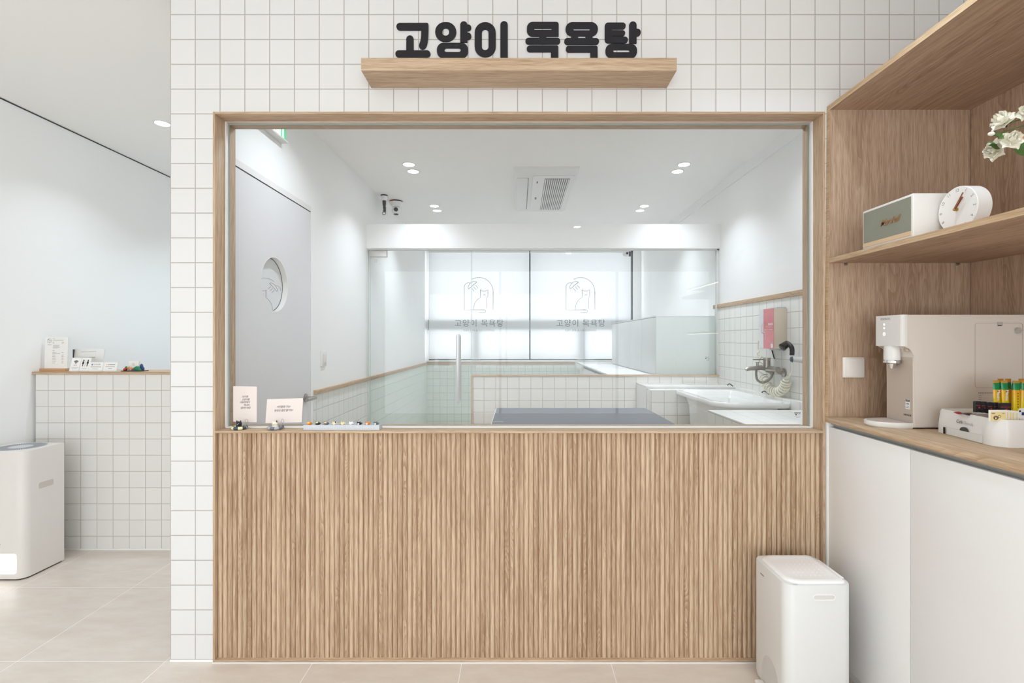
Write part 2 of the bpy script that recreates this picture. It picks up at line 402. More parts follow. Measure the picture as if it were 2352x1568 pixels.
m = MB(); m.box(-1.304, -1.284, 1.15, 2.262, 0.947, 0.977, 0.001); struct(m.build('trim_5', OAK_Y), 'oak capping strip on the left wainscot before the glass door', 'trim')
m = MB(); m.box(-1.304, -1.284, 2.30, 4.982, 0.947, 0.977, 0.001); struct(m.build('trim_6', OAK_Y), 'oak capping strip on the left wainscot behind the glass door', 'trim')
m = MB(); m.box(-1.304, 0.79, 4.98, 5.0, 0.947, 0.977, 0.001); struct(m.build('trim_7', OAK_X), 'oak capping strip under the far window', 'trim')
m = MB(); m.box(1.708, 1.716, 0.145, 2.33, 0, 1.566); struct(m.build('trim_8', T_RIGHT, smooth=False), 'tall white tiled splashback along the right wall', 'wall tiles')
m = MB(); m.box(1.698, 1.716, 0.145, 2.345, 1.566, 1.599, 0.001); struct(m.build('trim_9', OAK_Y), 'oak capping strip above the right splashback', 'trim')
m = MB(); m.box(1.70, 1.716, 0.145, 5.0, 2.545, ICEIL); struct(m.build('trim_10', WALL, smooth=False), 'plain white moulding along the top of the right wall', 'trim')
m = MB(); m.box(-1.304, 1.716, 2.235, 2.335, 2.076, 2.284, 0.002); struct(m.build('trim_11', WALL), 'white boxed header beam above the glass partition', 'beam')

# door in the left wall with a round window
dr = thing('door_1', (-1.304, 0.65, 0), 'flush pale grey door with a round window and steel lever', 'door', kind='structure')
DOORM = pbr('pale_grey_door', (226, 225, 227), 0.45)
def plate_hole(mb, fn, x0, x1, y0, y1, cx, cy, r, t0, t1, n=64):
    outer = []
    for i in range(n):
        a = 2*PI*i/n; dx, dy = math.cos(a), math.sin(a); k = 1e9
        if dx > 1e-9: k = min(k, (x1-cx)/dx)
        if dx < -1e-9: k = min(k, (x0-cx)/dx)
        if dy > 1e-9: k = min(k, (y1-cy)/dy)
        if dy < -1e-9: k = min(k, (y0-cy)/dy)
        outer.append((cx+dx*k, cy+dy*k))
    for X, Y in ((x0, y0), (x1, y0), (x1, y1), (x0, y1)):
        i = min(range(n), key=lambda q: (outer[q][0]-X)**2+(outer[q][1]-Y)**2); outer[i] = (X, Y)
    mb.ringprism(outer, circ(cx, cy, r, n), fn, t0, t1)
FY = lambda u, v, t: Vector((t, u, v))
m = MB(); plate_hole(m, FY, 0.204, 1.104, 0.008, 2.093, 0.655, 1.592, 0.148, -1.350, -1.304); m.build('door_leaf', DOORM, dr, smooth=False)
m = MB(); m.ringprism(circ(0.655, 1.592, 0.148, 64), circ(0.655, 1.592, 0.1435, 64), FY, -1.352, -1.3035); m.build('round_window_rim', WPLAST, dr)
FILM = pbr('frosted_film', (226, 228, 229), 0.5, emit=(226, 228, 230), es=0.0)
m = MB(); m.cyl((-1.338, 0.655, 1.592), (-1.334, 0.655, 1.592), 0.143, n=64); fw = m.build('round_pane', FILM, dr)
m = MB(); m.ringprism(circ(0.655, 1.592, 0.1434, 64), circ(0.655, 1.592, 0.1405, 64), FY, -1.334, -1.3325); m.build('pane_seal', DARK, dr)
m = MB()
m.box(-1.304, -1.301, 0.204, 1.11, 2.0985, 2.13); m.build('door_head_trim', WPLAST, dr)
m = MB(); m.box(-1.345, -1.306, 0.20, 0.2035, 0, 2.10); m.box(-1.345, -1.306, 1.1045, 1.108, 0, 2.10); m.box(-1.345, -1.306, 0.2, 1.108, 2.0935, 2.10); m.build('door_gap', DARK, dr, smooth=False)
h = MB(); h.lathe((-1.304, 1.03, 0.943), (1, 0, 0), [(0, 0.026), (0.006, 0.026), (0.0085, 0.022)]); hd = h.build('door_handle', STEEL, dr)
h = MB(); h.tube([(-1.298, 1.03, 0.943), (-1.258, 1.03, 0.943)], 0.009, 16); h.tube([(-1.244, 1.036, 0.943), (-1.244, 0.915, 0.943)], 0.0105, 20); h.sphere((-1.250, 1.03, 0.943), 0.0125); h.build('lever', STEEL, hd)

# ------------------------------------------------------------------ logo drawing helper
def logo(mb, fn, s, wd, t0, t1, face=True):
    """unit coords from the drawing; centre (1830, 330)"""
    def A(cx, cy, r, a0, a1, n=24, ry=None):
        return [(cx+r*math.cos(math.radians(a0+(a1-a0)*i/n)), cy-(ry or r)*math.sin(math.radians(a0+(a1-a0)*i/n))) for i in range(n+1)]
    C = lambda pts: [((x-1830)*s, (330-y)*s) for x, y in pts]
    arch = [(2027, 550), (2027, 300)]+A(1830, 300, 197, 0, 119, 36)
    left = [(1755, 550), (1628, 550), (1628, 240)]+A(1686, 235, 58, 180, 60, 16)
    base = [(1755, 550), (1905, 550)]+A(1905, 570, 20, 90, -90, 12)+[(1825, 590)]
    cat = [(1755, 550), (1758, 510), (1768, 472), (1787, 434), (1815, 402), (1852, 378), (1852, 270), (1878, 290), (1925, 290), (1955, 270), (1955, 365), (1942, 380), (1942, 532)]
    head = [(1687, 262), (1802, 165), (1780, 155), (1755, 157), (1725, 170), (1700, 195), (1683, 225), (1680, 245), (1687, 262)]
    for p in (arch, left, base, cat, head, [(1728, 250), (1765, 295)], [(1755, 230), (1792, 272)], [(1783, 208), (1820, 252)]):
        mb.ribbon(C(p), wd, fn, t0, t1)
    if face:
        for p in ([(1885, 324), (1890, 324)], [(1920, 324), (1925, 324)], [(1887, 345), (1897, 346), (1905, 335), (1913, 346), (1925, 345)]):
            mb.ribbon(C(p), wd, fn, t0, t1)
    return mb
m = MB(); 
def LD(u, v, t): return Vector((-1.334+t, 0.633-u*1.9, 1.537+v))
b2 = MB(); logo(b2, LD, 0.000377, 0.0022, 0.0002, 0.0006)
for vtx in list(b2.bm.verts):
    pass
# trim the drawing to the round pane
geom = list(b2.bm.faces)
kill = [f for f in geom if (Vector((f.calc_center_median().y-0.655, f.calc_center_median().z-1.592)).length > 0.139)]
bmesh.ops.delete(b2.bm, geom=kill, context='FACES')
b2.build('printed_logo', LINK, fw, smooth=False)

# ------------------------------------------------------------------ viewing window: oak frame, glass, sill, fluted front
win = thing('window_1', (0, 0, 0), 'large oak-framed viewing window in the tiled wall', 'window', kind='structure')
m = MB()
m.box(-1.231, -1.2225, -0.005, 0.141, 0.0, 2.2135, 0.0006); m.build('frame_side', OAK_Z, win)
m = MB(); m.box(1.2225, 1.231, -0.005, 0.141, 0.0, 2.2135, 0.0006); m.build('frame_side', OAK_Z, win)
m = MB(); m.box(-1.2225, 1.2225, -0.005, 0.141, 2.2045, 2.2135, 0.0006); m.build('frame_head', OAK_X, win)
m = MB(); m.box(-1.2225, 1.2225, -0.005, 0.155, 0.921, 0.9305, 0.0008); m.build('sill', OAK_X, win)
m = MB(); m.box(-1.2225, 1.2225, -0.005, 0.141, 0.002, 0.0105, 0.0006); m.build('bottom_rail', OAK_X, win)
G1 = glass('viewing_glass', (0.995, 0.998, 0.997), 0.017)
m = MB(); m.box(-1.2135, 1.2135, 0.078, 0.086, 0.938, 2.197); m.build('glass_pane', G1, win, smooth=False)
GEDGE = pbr('green_glass_edge', (160, 168, 160), 0.4)
m = MB()
for a, b_, c, d in ((-1.2147, -1.2137, 0.934, 2.2), (1.2137, 1.2147, 0.934, 2.2)): m.box(a, b_, 0.0785, 0.0855, c, d)
m.box(-1.2137, 1.2137, 0.0785, 0.0855, 2.197, 2.2); m.build('glass_edge', GEDGE, win, smooth=False)
m = MB()
for a, b_ in ((-1.2225, -1.2165), (1.2165, 1.2225)): m.box(a, b_, 0.062, 0.088, 0.931, 2.2045, 0.0015)
m.box(-1.2165, 1.2165, 0.060, 0.088, 0.9305, 0.9345, 0.001)
m.build('sealant', CAULK, win)
CLEARS = pbr('clear_sealant', (206, 192, 180), 0.3)
m = MB(); m.box(-1.2165, 1.2165, 0.062, 0.088, 2.2, 2.2045, 0.001); m.build('head_sealant', CLEARS, win)
# fluted front
pitch = 0.0197; n = 124; x0 = -1.2214
prof = []
for i in range(n):
    xc = x0+pitch*(i+0.5)
    for k in range(9):
        a = PI-PI*k/8; prof.append((xc+math.cos(a)*0.00945, 0.0165-math.sin(a)*0.0085))
rows = [[Vector((x, y, z)) for x, y in prof] for z in (0.0105, 0.921)]
m = MB(); m.loft(rows, False, False, closed=False)
m.build('fluted_panel', FLUTE, win, ang=60)
m = MB(); m.box(-1.2225, 1.2225, 0.0168, 0.135, 0.0105, 0.921); m.build('counter_core', OAK_Z, win, smooth=False)
m = MB(); m.box(-1.2305, 1.2305, -0.012, -0.0052, 0.0, 0.003, 0.0008); struct(m.build('baseboard_window', CAULK), 'white sealant line along the foot of the fluted counter front', 'baseboard')

# small print on the front glass, lower right
gm = MB(); S = 2.076/1140
def mark(mb, cx, cy, w_, h_, Z):
    p = P(cx, cy, Z); mb.box(p.x-w_/2, p.x+w_/2, p.y-0.0002, p.y, p.z-h_/2, p.z+h_/2)
for k in range(7): mark(gm, 1825.5+k*2.1, 948+(k % 2)*0.3, 0.0027, 0.0042, 2.0775)
mark(gm, 1828.5, 952, 0.0055, 0.0048, 2.0775)
for k in range(5): mark(gm, 1833+k*1.4, 952.6, 0.0019, 0.0012, 2.0775)
for k in range(6): mark(gm, 1825+k*2.4, 956.1, 0.0026, 0.0009, 2.0775)
for k in range(6): mark(gm, 1829+k*1.7, 958.6, 0.0024, 0.0012, 2.0775)
gm.build('glass_print', INK, win, smooth=False)

# ------------------------------------------------------------------ sign shelf and sign
m = MB(); m.box(-0.5945, 0.5945, -0.132, -0.0003, 2.310, 2.3575, 0.0006)
tag(m.build('sign_shelf', OAK_X, root=(0, -0.0, 2.31)), 'long thick oak ledge on the tiled wall under the black lettering', 'shelf')
sign = thing('wall_sign', (0, -0.001, 2.43), 'large rounded black Korean lettering mounted on the tiled wall', 'sign')
SIGNM = pbr('sign_black', (34, 33, 38), 0.5, spec=0.3)
SF = 1.9935/1140
def SG(u, v, t): return Vector(((820+u/3.0154-CX)*SF, t, CAMZ+(CY-20-v/3.0154)*SF))
def letter(shapes):
    mb = MB(); e = 0
    for s_ in shapes:
        e += 1; t0, t1 = -0.0005, -0.0062-0.00002*e
        if s_[0] == 'r':      # rounded rect x0,x1,y0,y1,r
            mb.prism(rr(s_[1], s_[3], s_[2], s_[4], s_[5]), SG, t0, t1)
        else:                 # ring: outer x0,x1,y0,y1,r  inner x0,x1,y0,y1,r
            mb.ringprism(rr(s_[1], s_[3], s_[2], s_[4], s_[5]), rr(s_[6], s_[8], s_[7], s_[9], s_[10]), SG, t0, t1)
    mb.build('letter', SIGNM, sign, ang=30)
gk = smoothpts([(444, 150), (444, 180), (440, 215), (430, 248), (432, 268), (450, 279), (470, 273), (483, 250), (491, 210), (494, 160), (494, 120)], 5)
mbs = MB()
mbs.prism([(p.x, p.y) for p in gk]+[(470, 100), (444, 120)], SG, -0.0005, -0.0062)
mbs.prism(rr(272, 97, 494, 147, (25, 10, 2, 25)), SG, -0.0005, -0.00625)
mbs.prism(rr(341, 184, 391, 300, (25, 25, 1, 1)), SG, -0.0005, -0.0063)
mbs.prism(rr(265, 287, 508, 335, 24), SG, -0.0005, -0.00635)
mbs.build('letter', SIGNM, sign, ang=30)
letter([('o', 541, 687, 92, 226, 66, 590, 638, 132, 186, 23), ('r', 715, 764, 86, 232, (24, 24, 1, 1)), ('r', 740, 791, 108, 152, (1, 21, 21, 1)), ('r', 740, 791, 165, 212, (1, 21, 21, 1)),
        ('o', 553, 769, 235, 340, 46, 605, 718, 271, 299, 13)])
letter([('o', 815, 961, 92, 333, 72, 864, 911, 141, 286, 23), ('r', 993, 1044, 85, 341, (25, 25, 1, 1))])
letter([('o', 1177, 1397, 90, 190, (40, 18, 2, 40), 1227, 1349, 134, 146, 5), ('r', 1262, 1312, 185, 215, 1), ('r', 1167, 1408, 200, 245, 22), ('r', 1176, 1395, 253, 298, (22, 14, 2, 20)), ('r', 1344, 1395, 262, 341, (1, 10, 1, 1))])
letter([('o', 1445, 1669, 92, 188, 46, 1498, 1615, 137, 149, 6), ('r', 1483, 1532, 170, 215, 1), ('r', 1583, 1632, 170, 215, 1), ('r', 1436, 1677, 202, 247, 22), ('r', 1447, 1667, 255, 300, (22, 14, 2, 20)), ('r', 1617, 1667, 262, 341, (1, 10, 1, 1))])
letter([('r', 1717, 1766, 100, 232, 20), ('r', 1717, 1861, 95, 140, (36, 20, 20, 2)), ('r', 1735, 1858, 148, 187, (1, 19, 19, 1)), ('r', 1717, 1877, 192, 236, (2, 21, 21, 34)),
        ('r', 1886, 1937, 87, 239, (25, 25, 1, 1)), ('r', 1910, 1966, 137, 188, (1, 24, 24, 1)), ('o', 1722, 1940, 242, 341, 44, 1775, 1888, 283, 301, 8)])

# ------------------------------------------------------------------ shelf unit on the right
UY0, UY1 = -1.60, -0.0005
unit = thing('shelf_unit', (1.52, 0, 0.99), 'open oak shelf unit on the right with a canopy board, above the white cabinets', 'shelving')
m = MB()   # end panel against the tiled wall, front edge leaning slightly
poly = [(1.2318, 0.9885), (1.80, 0.9885), (1.80, 2.234), (1.2402, 2.234)]
m.prism(poly, lambda u, v, t: Vector((u, t, v)), UY1, -0.0195); m.build('side_panel', UOAK_Z, unit, smooth=False)
m = MB(); m.prism([(1.2310, 0.9886), (1.2322, 0.9886), (1.2405, 2.234), (1.2395, 2.234)], lambda u, v, t: Vector((u, t, v)), UY1, -0.0195); m.build('edge_band', EDGE_Y, unit, smooth=False)
m = MB(); m.box(1.802, 1.818, UY0, UY1, 0.9885, 2.234); m.build('back_panel', UOAK_Z, unit, smooth=False)
m = MB(); m.box(1.2405, 1.802, UY0, -0.0196, 2.2145, 2.234); m.build('canopy_board', UOAK_Y, unit, smooth=False)
m = MB(); m.box(1.2395, 1.2404, UY0, -0.0005, 2.2143, 2.2342); m.build('canopy_edge_band', EDGE_Y, unit, smooth=False)
m = MB(); m.box(1.2375, 1.8015, UY0, -0.0196, 1.603, 1.621); m.build('middle_shelf', UOAK_Y, unit, smooth=False)
m = MB(); m.box(1.2365, 1.2374, UY0, -0.0196, 1.6028, 1.6212); m.build('shelf_edge_band', EDGE_Y, unit, smooth=False)
for xx in (1.302, 1.747):
    m = MB(); m.cyl((xx, -0.0196, 1.598), (xx, -0.030, 1.598), 0.004, n=12); m.cyl((xx, -0.0196, 1.5985), (xx, -0.021, 1.5985), 0.006, n=12); m.build('shelf_pin', STEEL, unit)
# worktop
m = MB(); m.box(1.2305, 1.8015, -1.60, -0.0005, 0.9675, 0.988, 0.0008)
top = tag(m.build('worktop', wood('worktop_oak', 'y', (216, 193, 165), (180, 151, 120), seed=6.6, cath=1.0), root=(1.52, -0.8, 0.967)), 'long oak worktop on the white base cabinets, carrying the water dispenser', 'worktop')
# base cabinets
def base_cab(y0, y1, label):
    t = thing('base_cabinet', (1.5, (y0+y1)/2, 0), label, 'cabinet', 'white base cabinets under the oak worktop')
    mm = MB(); mm.box(1.262, 1.80, y0+0.0005, y1-0.0005, 0.06, 0.967); mm.build('carcass', WHITE, t, smooth=False)
    mm = MB(); mm.box(1.236, 1.254, y0+0.0014, y1-0.0014, 0.06, 0.950, 0.001); mm.build('door', WHITE, t)
    mm = MB(); mm.box(1.256, 1.2615, y0+0.0005, y1-0.0005, 0.915, 0.967); mm.box(1.2445, 1.256, y0+0.0005, y1-0.0005, 0.9605, 0.967); mm.build('grip_channel', GREYAL, t, smooth=False)
    mm = MB(); mm.box(1.27, 1.79, y0+0.0005, y1-0.0005, 0.0, 0.06); mm.build('plinth', WHITE, t, smooth=False)
m = MB(); m.box(1.2325, 1.80, -0.018, -0.0008, 0.0, 0.967, 0.0005); tag(m.build('filler_panel', WHITE), 'narrow white upright filler strip between the oak counter and first base cabinet', 'panel')
base_cab(-0.432, -0.0185, 'white handleless base cabinet nearest the tiled wall, beside the pedal bin')
base_cab(-0.860, -0.432, 'white handleless base cabinet under the coffee tray, at the right edge of the photo')
base_cab(-1.288, -0.860, 'white handleless base cabinet beyond the right edge of the photo')

# wall switch on side panel
sw = thing('wall_switch', (1.329, -0.02, 1.187), 'square cream rocker switch on the oak side panel left of the dispenser', 'switch')
m = MB(); m.box(1.2885, 1.3725, -0.0275, -0.0196, 1.1465, 1.2275, 0.002); m.build('frame', SATIN, sw)
m = MB(); m.box(1.298, 1.3705, -0.0315, -0.0276, 1.1505, 1.222, 0.001); m.build('rocker', SATIN, sw)

# ------------------------------------------------------------------ speaker and clock on the shelf
SZ = 1.6213
spk = thing('speaker', (1.32, -0.315, SZ), 'white rectangular speaker with a grey-green woven grille and gold script', 'speaker')
SPW = pbr('white_leatherette', (236, 233, 228), 0.5, bump=0.5, bscale=900)
m = MB(); m.box(1.247, 1.395, -0.430, -0.199, SZ, SZ+0.140, 0.004, 3); m.build('cabinet', SPW, spk)
gm_, nt, b = newmat('woven_grille'); L = nt.links
ge = nt.nodes.new('ShaderNodeTexCoord'); sp = nt.nodes.new('ShaderNodeSeparateXYZ'); L.new(ge.outputs['Object'], sp.inputs[0])
s1 = math_node(nt, 'SINE', math_node(nt, 'MULTIPLY', math_node(nt, 'ADD', math_node(nt, 'MULTIPLY', sp.outputs[1], 1.0), math_node(nt, 'MULTIPLY', sp.outputs[2], 0.7)), 1900))
s2 = math_node(nt, 'SINE', math_node(nt, 'MULTIPLY', sp.outputs[2], 3600))
q = math_node(nt, 'ADD', math_node(nt, 'MULTIPLY', s1, 0.34), math_node(nt, 'ADD', math_node(nt, 'MULTIPLY', s2, 0.14), 0.5))
cr = nt.nodes.new('ShaderNodeValToRGB'); cr.color_ramp.elements[0].color = (*lin((50, 56, 46)), 1); cr.color_ramp.elements[1].color = (*lin((192, 192, 176)), 1)
L.new(q, cr.inputs[0]); L.new(cr.outputs[0], b.inputs['Base Color']); b.inputs['Roughness'].default_value = 0.85
m = MB(); m.box(1.2452, 1.2469, -0.4220, -0.2070, SZ+0.0225, SZ+0.1312); m.build('grille', gm_, spk, smooth=False)
m = MB(); m.box(1.2450, 1.2469, -0.4220, -0.2070, SZ+0.0085, SZ+0.022); m.build('brass_strip', pbr('pale_brass', (226, 196, 158), 0.45, 0.2), spk, smooth=False)
text('Marshall', 0.030, (1.2443, -0.332, SZ+0.074), (0, -1, 0), (0, 0, 1), pbr('gold_script', (176, 134, 96), 0.35, 0.6), spk, 'script_badge', th=0.0009, shear=0.42, bold=0.0001, spacing=0.86)
ck = thing('clock', (1.34, -0.505, SZ), 'round white desk clock with thin numerals and wooden hands', 'clock')
CKW = pbr('clock_white', (240, 238, 236), 0.5)
CC = Vector((1.32, -0.505, SZ+0.0682)); R_ = 0.068
m = MB(); m.lathe(CC, (1, 0, 0), [(0.0, R_-0.0015), (0.0015, R_), (0.0415, R_), (0.043, R_-0.0015)], 72); m.build('case', CKW, ck)
FYc = lambda u, v, t: Vector((CC.x-t, CC.y-u, CC.z+v))
for k in range(1, 13):
    a = math.radians(90-30*k); r_ = 0.0565
    rot = math.radians(-30*k)
    if 3 < k < 9: pass
    right = Vector((0, -math.cos(rot), math.sin(rot))); up = Vector((0, math.sin(rot), math.cos(rot)))
    text(str(k), 0.0135, FYc(r_*math.cos(a), r_*math.sin(a), 0.0003), right, up, GINK, ck, 'numeral', th=0.0001, bold=-0.0002)
HW = pbr('hand_wood', (150, 92, 62), 0.5)
def hand(ang, l0, l1, w_, t):
    a = math.radians(ang); d = Vector((math.sin(a), math.cos(a))); nrm = Vector((d.y, -d.x))
    mb = MB(); pts = [d*-l0+nrm*w_, d*-l0-nrm*w_, d*l1-nrm*w_*0.75, d*l1+nrm*w_*0.75]
    mb.prism([(p.x, p.y) for p in pts], FYc, t, t+0.0012); return mb
hand(36, 0.004, 0.052, 0.0026, 0.009).build('minute_hand', HW, ck, smooth=False)
hand(40, 0.004, 0.040, 0.0030, 0.006).build('hour_hand', HW, ck, smooth=False)
m = MB(); m.cyl(FYc(0, 0, 0), FYc(0, 0, 0.0115), 0.0028, n=16); m.cyl(FYc(0, 0, 0), FYc(0, 0, 0.003), 0.005, n=16); m.build('spindle', pbr('brass', (198, 170, 90), 0.3, 0.9), ck)

# ------------------------------------------------------------------ flowers
vase = thing('flower_arrangement', (1.47, -0.74, SZ), 'white artificial roses with green leaves reaching in from the right edge', 'flowers')
m = MB(); m.lathe((1.47, -0.74, SZ), (0, 0, 1), [(0, 0.035), (0.004, 0.042), (0.06, 0.05), (0.12, 0.03), (0.15, 0.022), (0.16, 0.026), (0.158, 0.02)], 32, True); m.build('vase', CERAMIC, vase)
PETAL = pbr('cream_petal', (244, 241, 228), 0.6); LEAF = pbr('leaf_green', (84, 122, 62), 0.5, var=0.3, bscale=60); LEAFD = pbr('leaf_dark_green', (48, 74, 46), 0.5); BUD = pbr('pink_bud', (232, 150, 120), 0.6)
def petal(mb, c, d, up, L_, W_, cup):
    d = d.normalized(); s_ = d.cross(up).normalized(); n_ = s_.cross(d)
    rows_ = []
    for i in range(8):
        t = i/7; wd = W_*math.sin(PI*(0.13+0.83*t))**0.6
        row = []
        for j in range(7):
            q_ = (j-3)/3
            row.append(c+d*L_*(t-0.16*q_*q_*t)+s_*wd*q_*0.5+n_*(cup*L_*(t**1.6)+cup*L_*0.35*q_*q_-0.05*L_*math.sin(7*t+3*q_)*t-0.12*L_*q_*q_*t*0))
        rows_.append(row)
    mb.loft(rows_, False, False, closed=False)
def flower(c, facing, r, name='blossom'):
    mb = MB(); fz = facing.normalized(); a = fz.orthogonal().normalized(); b = fz.cross(a)
    for ring_, (cnt, ln, cup, w2) in enumerate(((6, 1.0, 0.15, 0.85), (6, 0.85, 0.45, 0.75), (5, 0.62, 0.9, 0.6), (4, 0.42, 1.5, 0.5))):
        for i in range(cnt):
            t = 2*PI*(i+0.37*ring_)/cnt+random.uniform(-.15, .15)
            d = a*math.cos(t)+b*math.sin(t)
            petal(mb, c+fz*0.002*ring_, d+fz*0.12*ring_, fz, r*ln*random.uniform(.9, 1.08), r*w2, cup)
    o = mb.build(name, PETAL, vase, ang=80)
    mb = MB()
    for i in range(5):
        t = 2*PI*i/5; d = a*math.cos(t)+b*math.sin(t)
        petal(mb, c-fz*0.003, d-fz*0.15, fz, r*0.45, r*0.14, -0.1)
    mb.sphere(c-fz*0.004, 0.0045); mb.build('calyx', LEAFD, o)
def leaf(c, d, up, L_, W_, mat=LEAF):
    mb = MB(); petal(mb, c, Vector(d), Vector(up), L_, W_, 0.15); mb.build('leaf', mat, vase, ang=80)
ZF = 1.28
f1, f2, f3, f4 = P(2307, 284, ZF), P(2288, 345, ZF+0.02), P(2321, 326, ZF-0.03), P(2364, 262, ZF-0.02)
flower(f1, Vector((-0.75, -0.1, 0.62)), 0.033); flower(f2, Vector((-0.95, -0.15, -0.1)), 0.029); flower(f3, Vector((-0.35, -0.72, 0.35)), 0.029); flower(f4, Vector((-0.6, -0.5, 0.5)), 0.03)
vt = Vector((1.47, -0.74, SZ+0.155))
for e in (f1, f2, f3, f4, P(2278, 312, ZF)):
    md = (e+vt)/2+Vector((0, 0, 0.05))
    mb = MB(); mb.tube(smoothpts([vt, md, e], 8), 0.0013, 6); mb.build('stem', LEAF, vase)
leaf(P(2286, 328, ZF-.03), (-1, 0.1, -0.1), (0, -0.6, 1), 0.022, 0.026); leaf(P(2304, 312, ZF-.03), (-1, 0, -0.1), (0, -1, .3), 0.022, 0.020); leaf(P(2318, 308, ZF-.02), (-.6, 0, -1), (0, -1, .2), 0.026, 0.024)
leaf(P(2350, 330, ZF), (-1, 0, 0.1), (0, -0.5, 1), 0.034, 0.03, LEAFD); leaf(P(2330, 345, ZF-.02), (1, -.1, -.1), (0, -1, .4), 0.05, 0.045); leaf(P(2294, 338, ZF), (-1, 0, 0), (0, -1, .5), 0.03, 0.022)
mb = MB(); mb.lathe(P(2284, 307, ZF), (-1, 0, -0.05), [(0, 0.003), (0.006, 0.006), (0.014, 0.004), (0.016, 0.001)], 12); bd = mb.build('bud', PETAL, vase)
for k in range(3): leaf(P(2287, 307, ZF), (-1, 0, 0.5-0.5*k), (0, -1, .2), 0.012, 0.009, LEAFD)
mb = MB(); mb.lathe(P(2344, 317, ZF), (1, 0, 0.2), [(0, 0.002), (0.004, 0.005), (0.012, 0.006), (0.016, 0.003)], 12); mb.build('bud', BUD, vase)

# ------------------------------------------------------------------ water dispenser
WT = 0.9882
wd = thing('water_dispenser', (1.56, -0.22, WT), 'white and beige countertop water dispenser with a chrome nozzle on the oak worktop', 'water dispenser')
BY0, BY1 = -0.282, -0.152
CREAM = pbr('dispenser_shell', (224, 216, 208), 0.42); BEIGE = pbr('dispenser_beige', (196, 182, 170), 0.42)
sil = []   # side silhouette (X, z)
sil += [(1.790, WT+0.004), (1.790, 1.378), (1.784, 1.3835)]
sil += [(1.334, 1.3835), (1.328, 1.381), (1.326, 1.376), (1.326, 1.2745)]
for k in range(9):
    t = PI/2*k/8; sil.append((1.334+0.034*math.sin(t), 1.2405+0.034*math.cos(t)))
sil += [(1.368, WT+0.004)]
m = MB(); m.prism([(a, b_) for a, b_ in sil], lambda u, v, t: Vector((u, t, v)), BY0, BY1)
vert = [e for e in m.bm.edges if abs(e.verts[0].co.y-e.verts[1].co.y) < 1e-6]
bmesh.ops.bevel(m.bm, geom=vert, offset=0.0035, segments=2, affect='EDGES')
m.build('body', CREAM, wd, ang=40)
m = MB(); m.box(1.3664, 1.3679, BY0+0.006, BY1-0.004, 1.003, 1.235); m.build('column_panel', BEIGE, wd, smooth=False)
m = MB(); m.prism(rr(1.3245, BY0-0.001, 1.345, BY1+0.001, (0.020, 0.001, 0.001, 0.012)), lambda u, v, t: Vector((u, v, t)), 1.2745, 1.384); hd_ = m.build('control_head', WPLAST, wd)
GLOW = emis('button_glow', (255, 255, 255), 1.3)
for zz, r_ in ((1.352, 0.0035), (1.339, 0.003)):
    m = MB(); m.cyl((1.3246, -0.200, zz), (1.3238, -0.200, zz), r_, n=16); m.build('indicator_light', GLOW, hd_)
m = MB(); m.ringprism(circ(-0.200, 1.3175, 0.0055, 24, 0.0062), circ(-0.200, 1.3175, 0.0038, 24, 0.0045), FY, 1.3246, 1.3238); m.build('button_ring', GLOW, hd_)
text('CUCKOO', 0.0105, (1.3243, -0.206, 1.3715), (0, -1, 0), (0, 0, 1), GINK, hd_, 'lettering', th=0.0002, spacing=1.0)
nx, ny = 1.343, -0.213
m = MB(); m.lathe((nx, ny, 1.2745), (0, 0, -1), [(0, 0.0245), (0.03, 0.0250), (0.050, 0.0250)], 40); nz_ = m.build('nozzle_housing', WPLAST, wd)
m = MB(); m.lathe((nx, ny, 1.2245), (0, 0, -1), [(0, 0.0255), (0.003, 0.0265), (0.010, 0.0262), (0.013, 0.020), (0.0135, 0.0145), (0.016, 0.0140), (0.028, 0.0105), (0.031, 0.0095)], 40); m.build('chrome_spout', CHROME, nz_)
m = MB(); m.box(1.352, 1.372, BY0+0.012, BY0+0.03, 1.255, 1.272, 0.004); m.build('lever', BEIGE, wd)
# drip tray, half-oval
tp = [(1.3675, BY0+0.003)]+[(1.3675-0.118*math.sin(PI*k/24)**0.75, (BY0+BY1)/2-(BY1-BY0)/2*math.cos(PI*k/24)) for k in range(1, 24)]+[(1.3675, BY1-0.003)]
sc2 = lambda f, z: [Vector((1.3675+(a-1.3675)*f, (BY0+BY1)/2+(b_-(BY0+BY1)/2)*f, z)) for a, b_ in tp]
m = MB(); m.loft([sc2(0.94, WT), sc2(0.985, WT+0.004), sc2(1.0, WT+0.008), sc2(1.0, WT+0.018), sc2(0.985, WT+0.0195)]); tr = m.build('drip_tray', WPLAST, wd)
m = MB(); m.loft([sc2(0.93, WT+0.0196), sc2(0.93, WT+0.0204)])
m.build('drip_grid', pbr('tray_beige', (202, 190, 182), 0.5), tr)
m = MB()
for k in range(14):
    t = k/13; m.box(1.36-0.0012, 1.36+0.0012, BY0+0.008+t*0.11-0.001, BY0+0.008+t*0.11+0.001, WT+0.0204, WT+0.0207)
for k in range(10):
    m.box(1.27+0.006*k, 1.2735+0.006*k, -0.175-0.001, -0.175+0.001, WT+0.0204, WT+0.0207)
m.build('drain_pattern', DARK, tr, smooth=False)
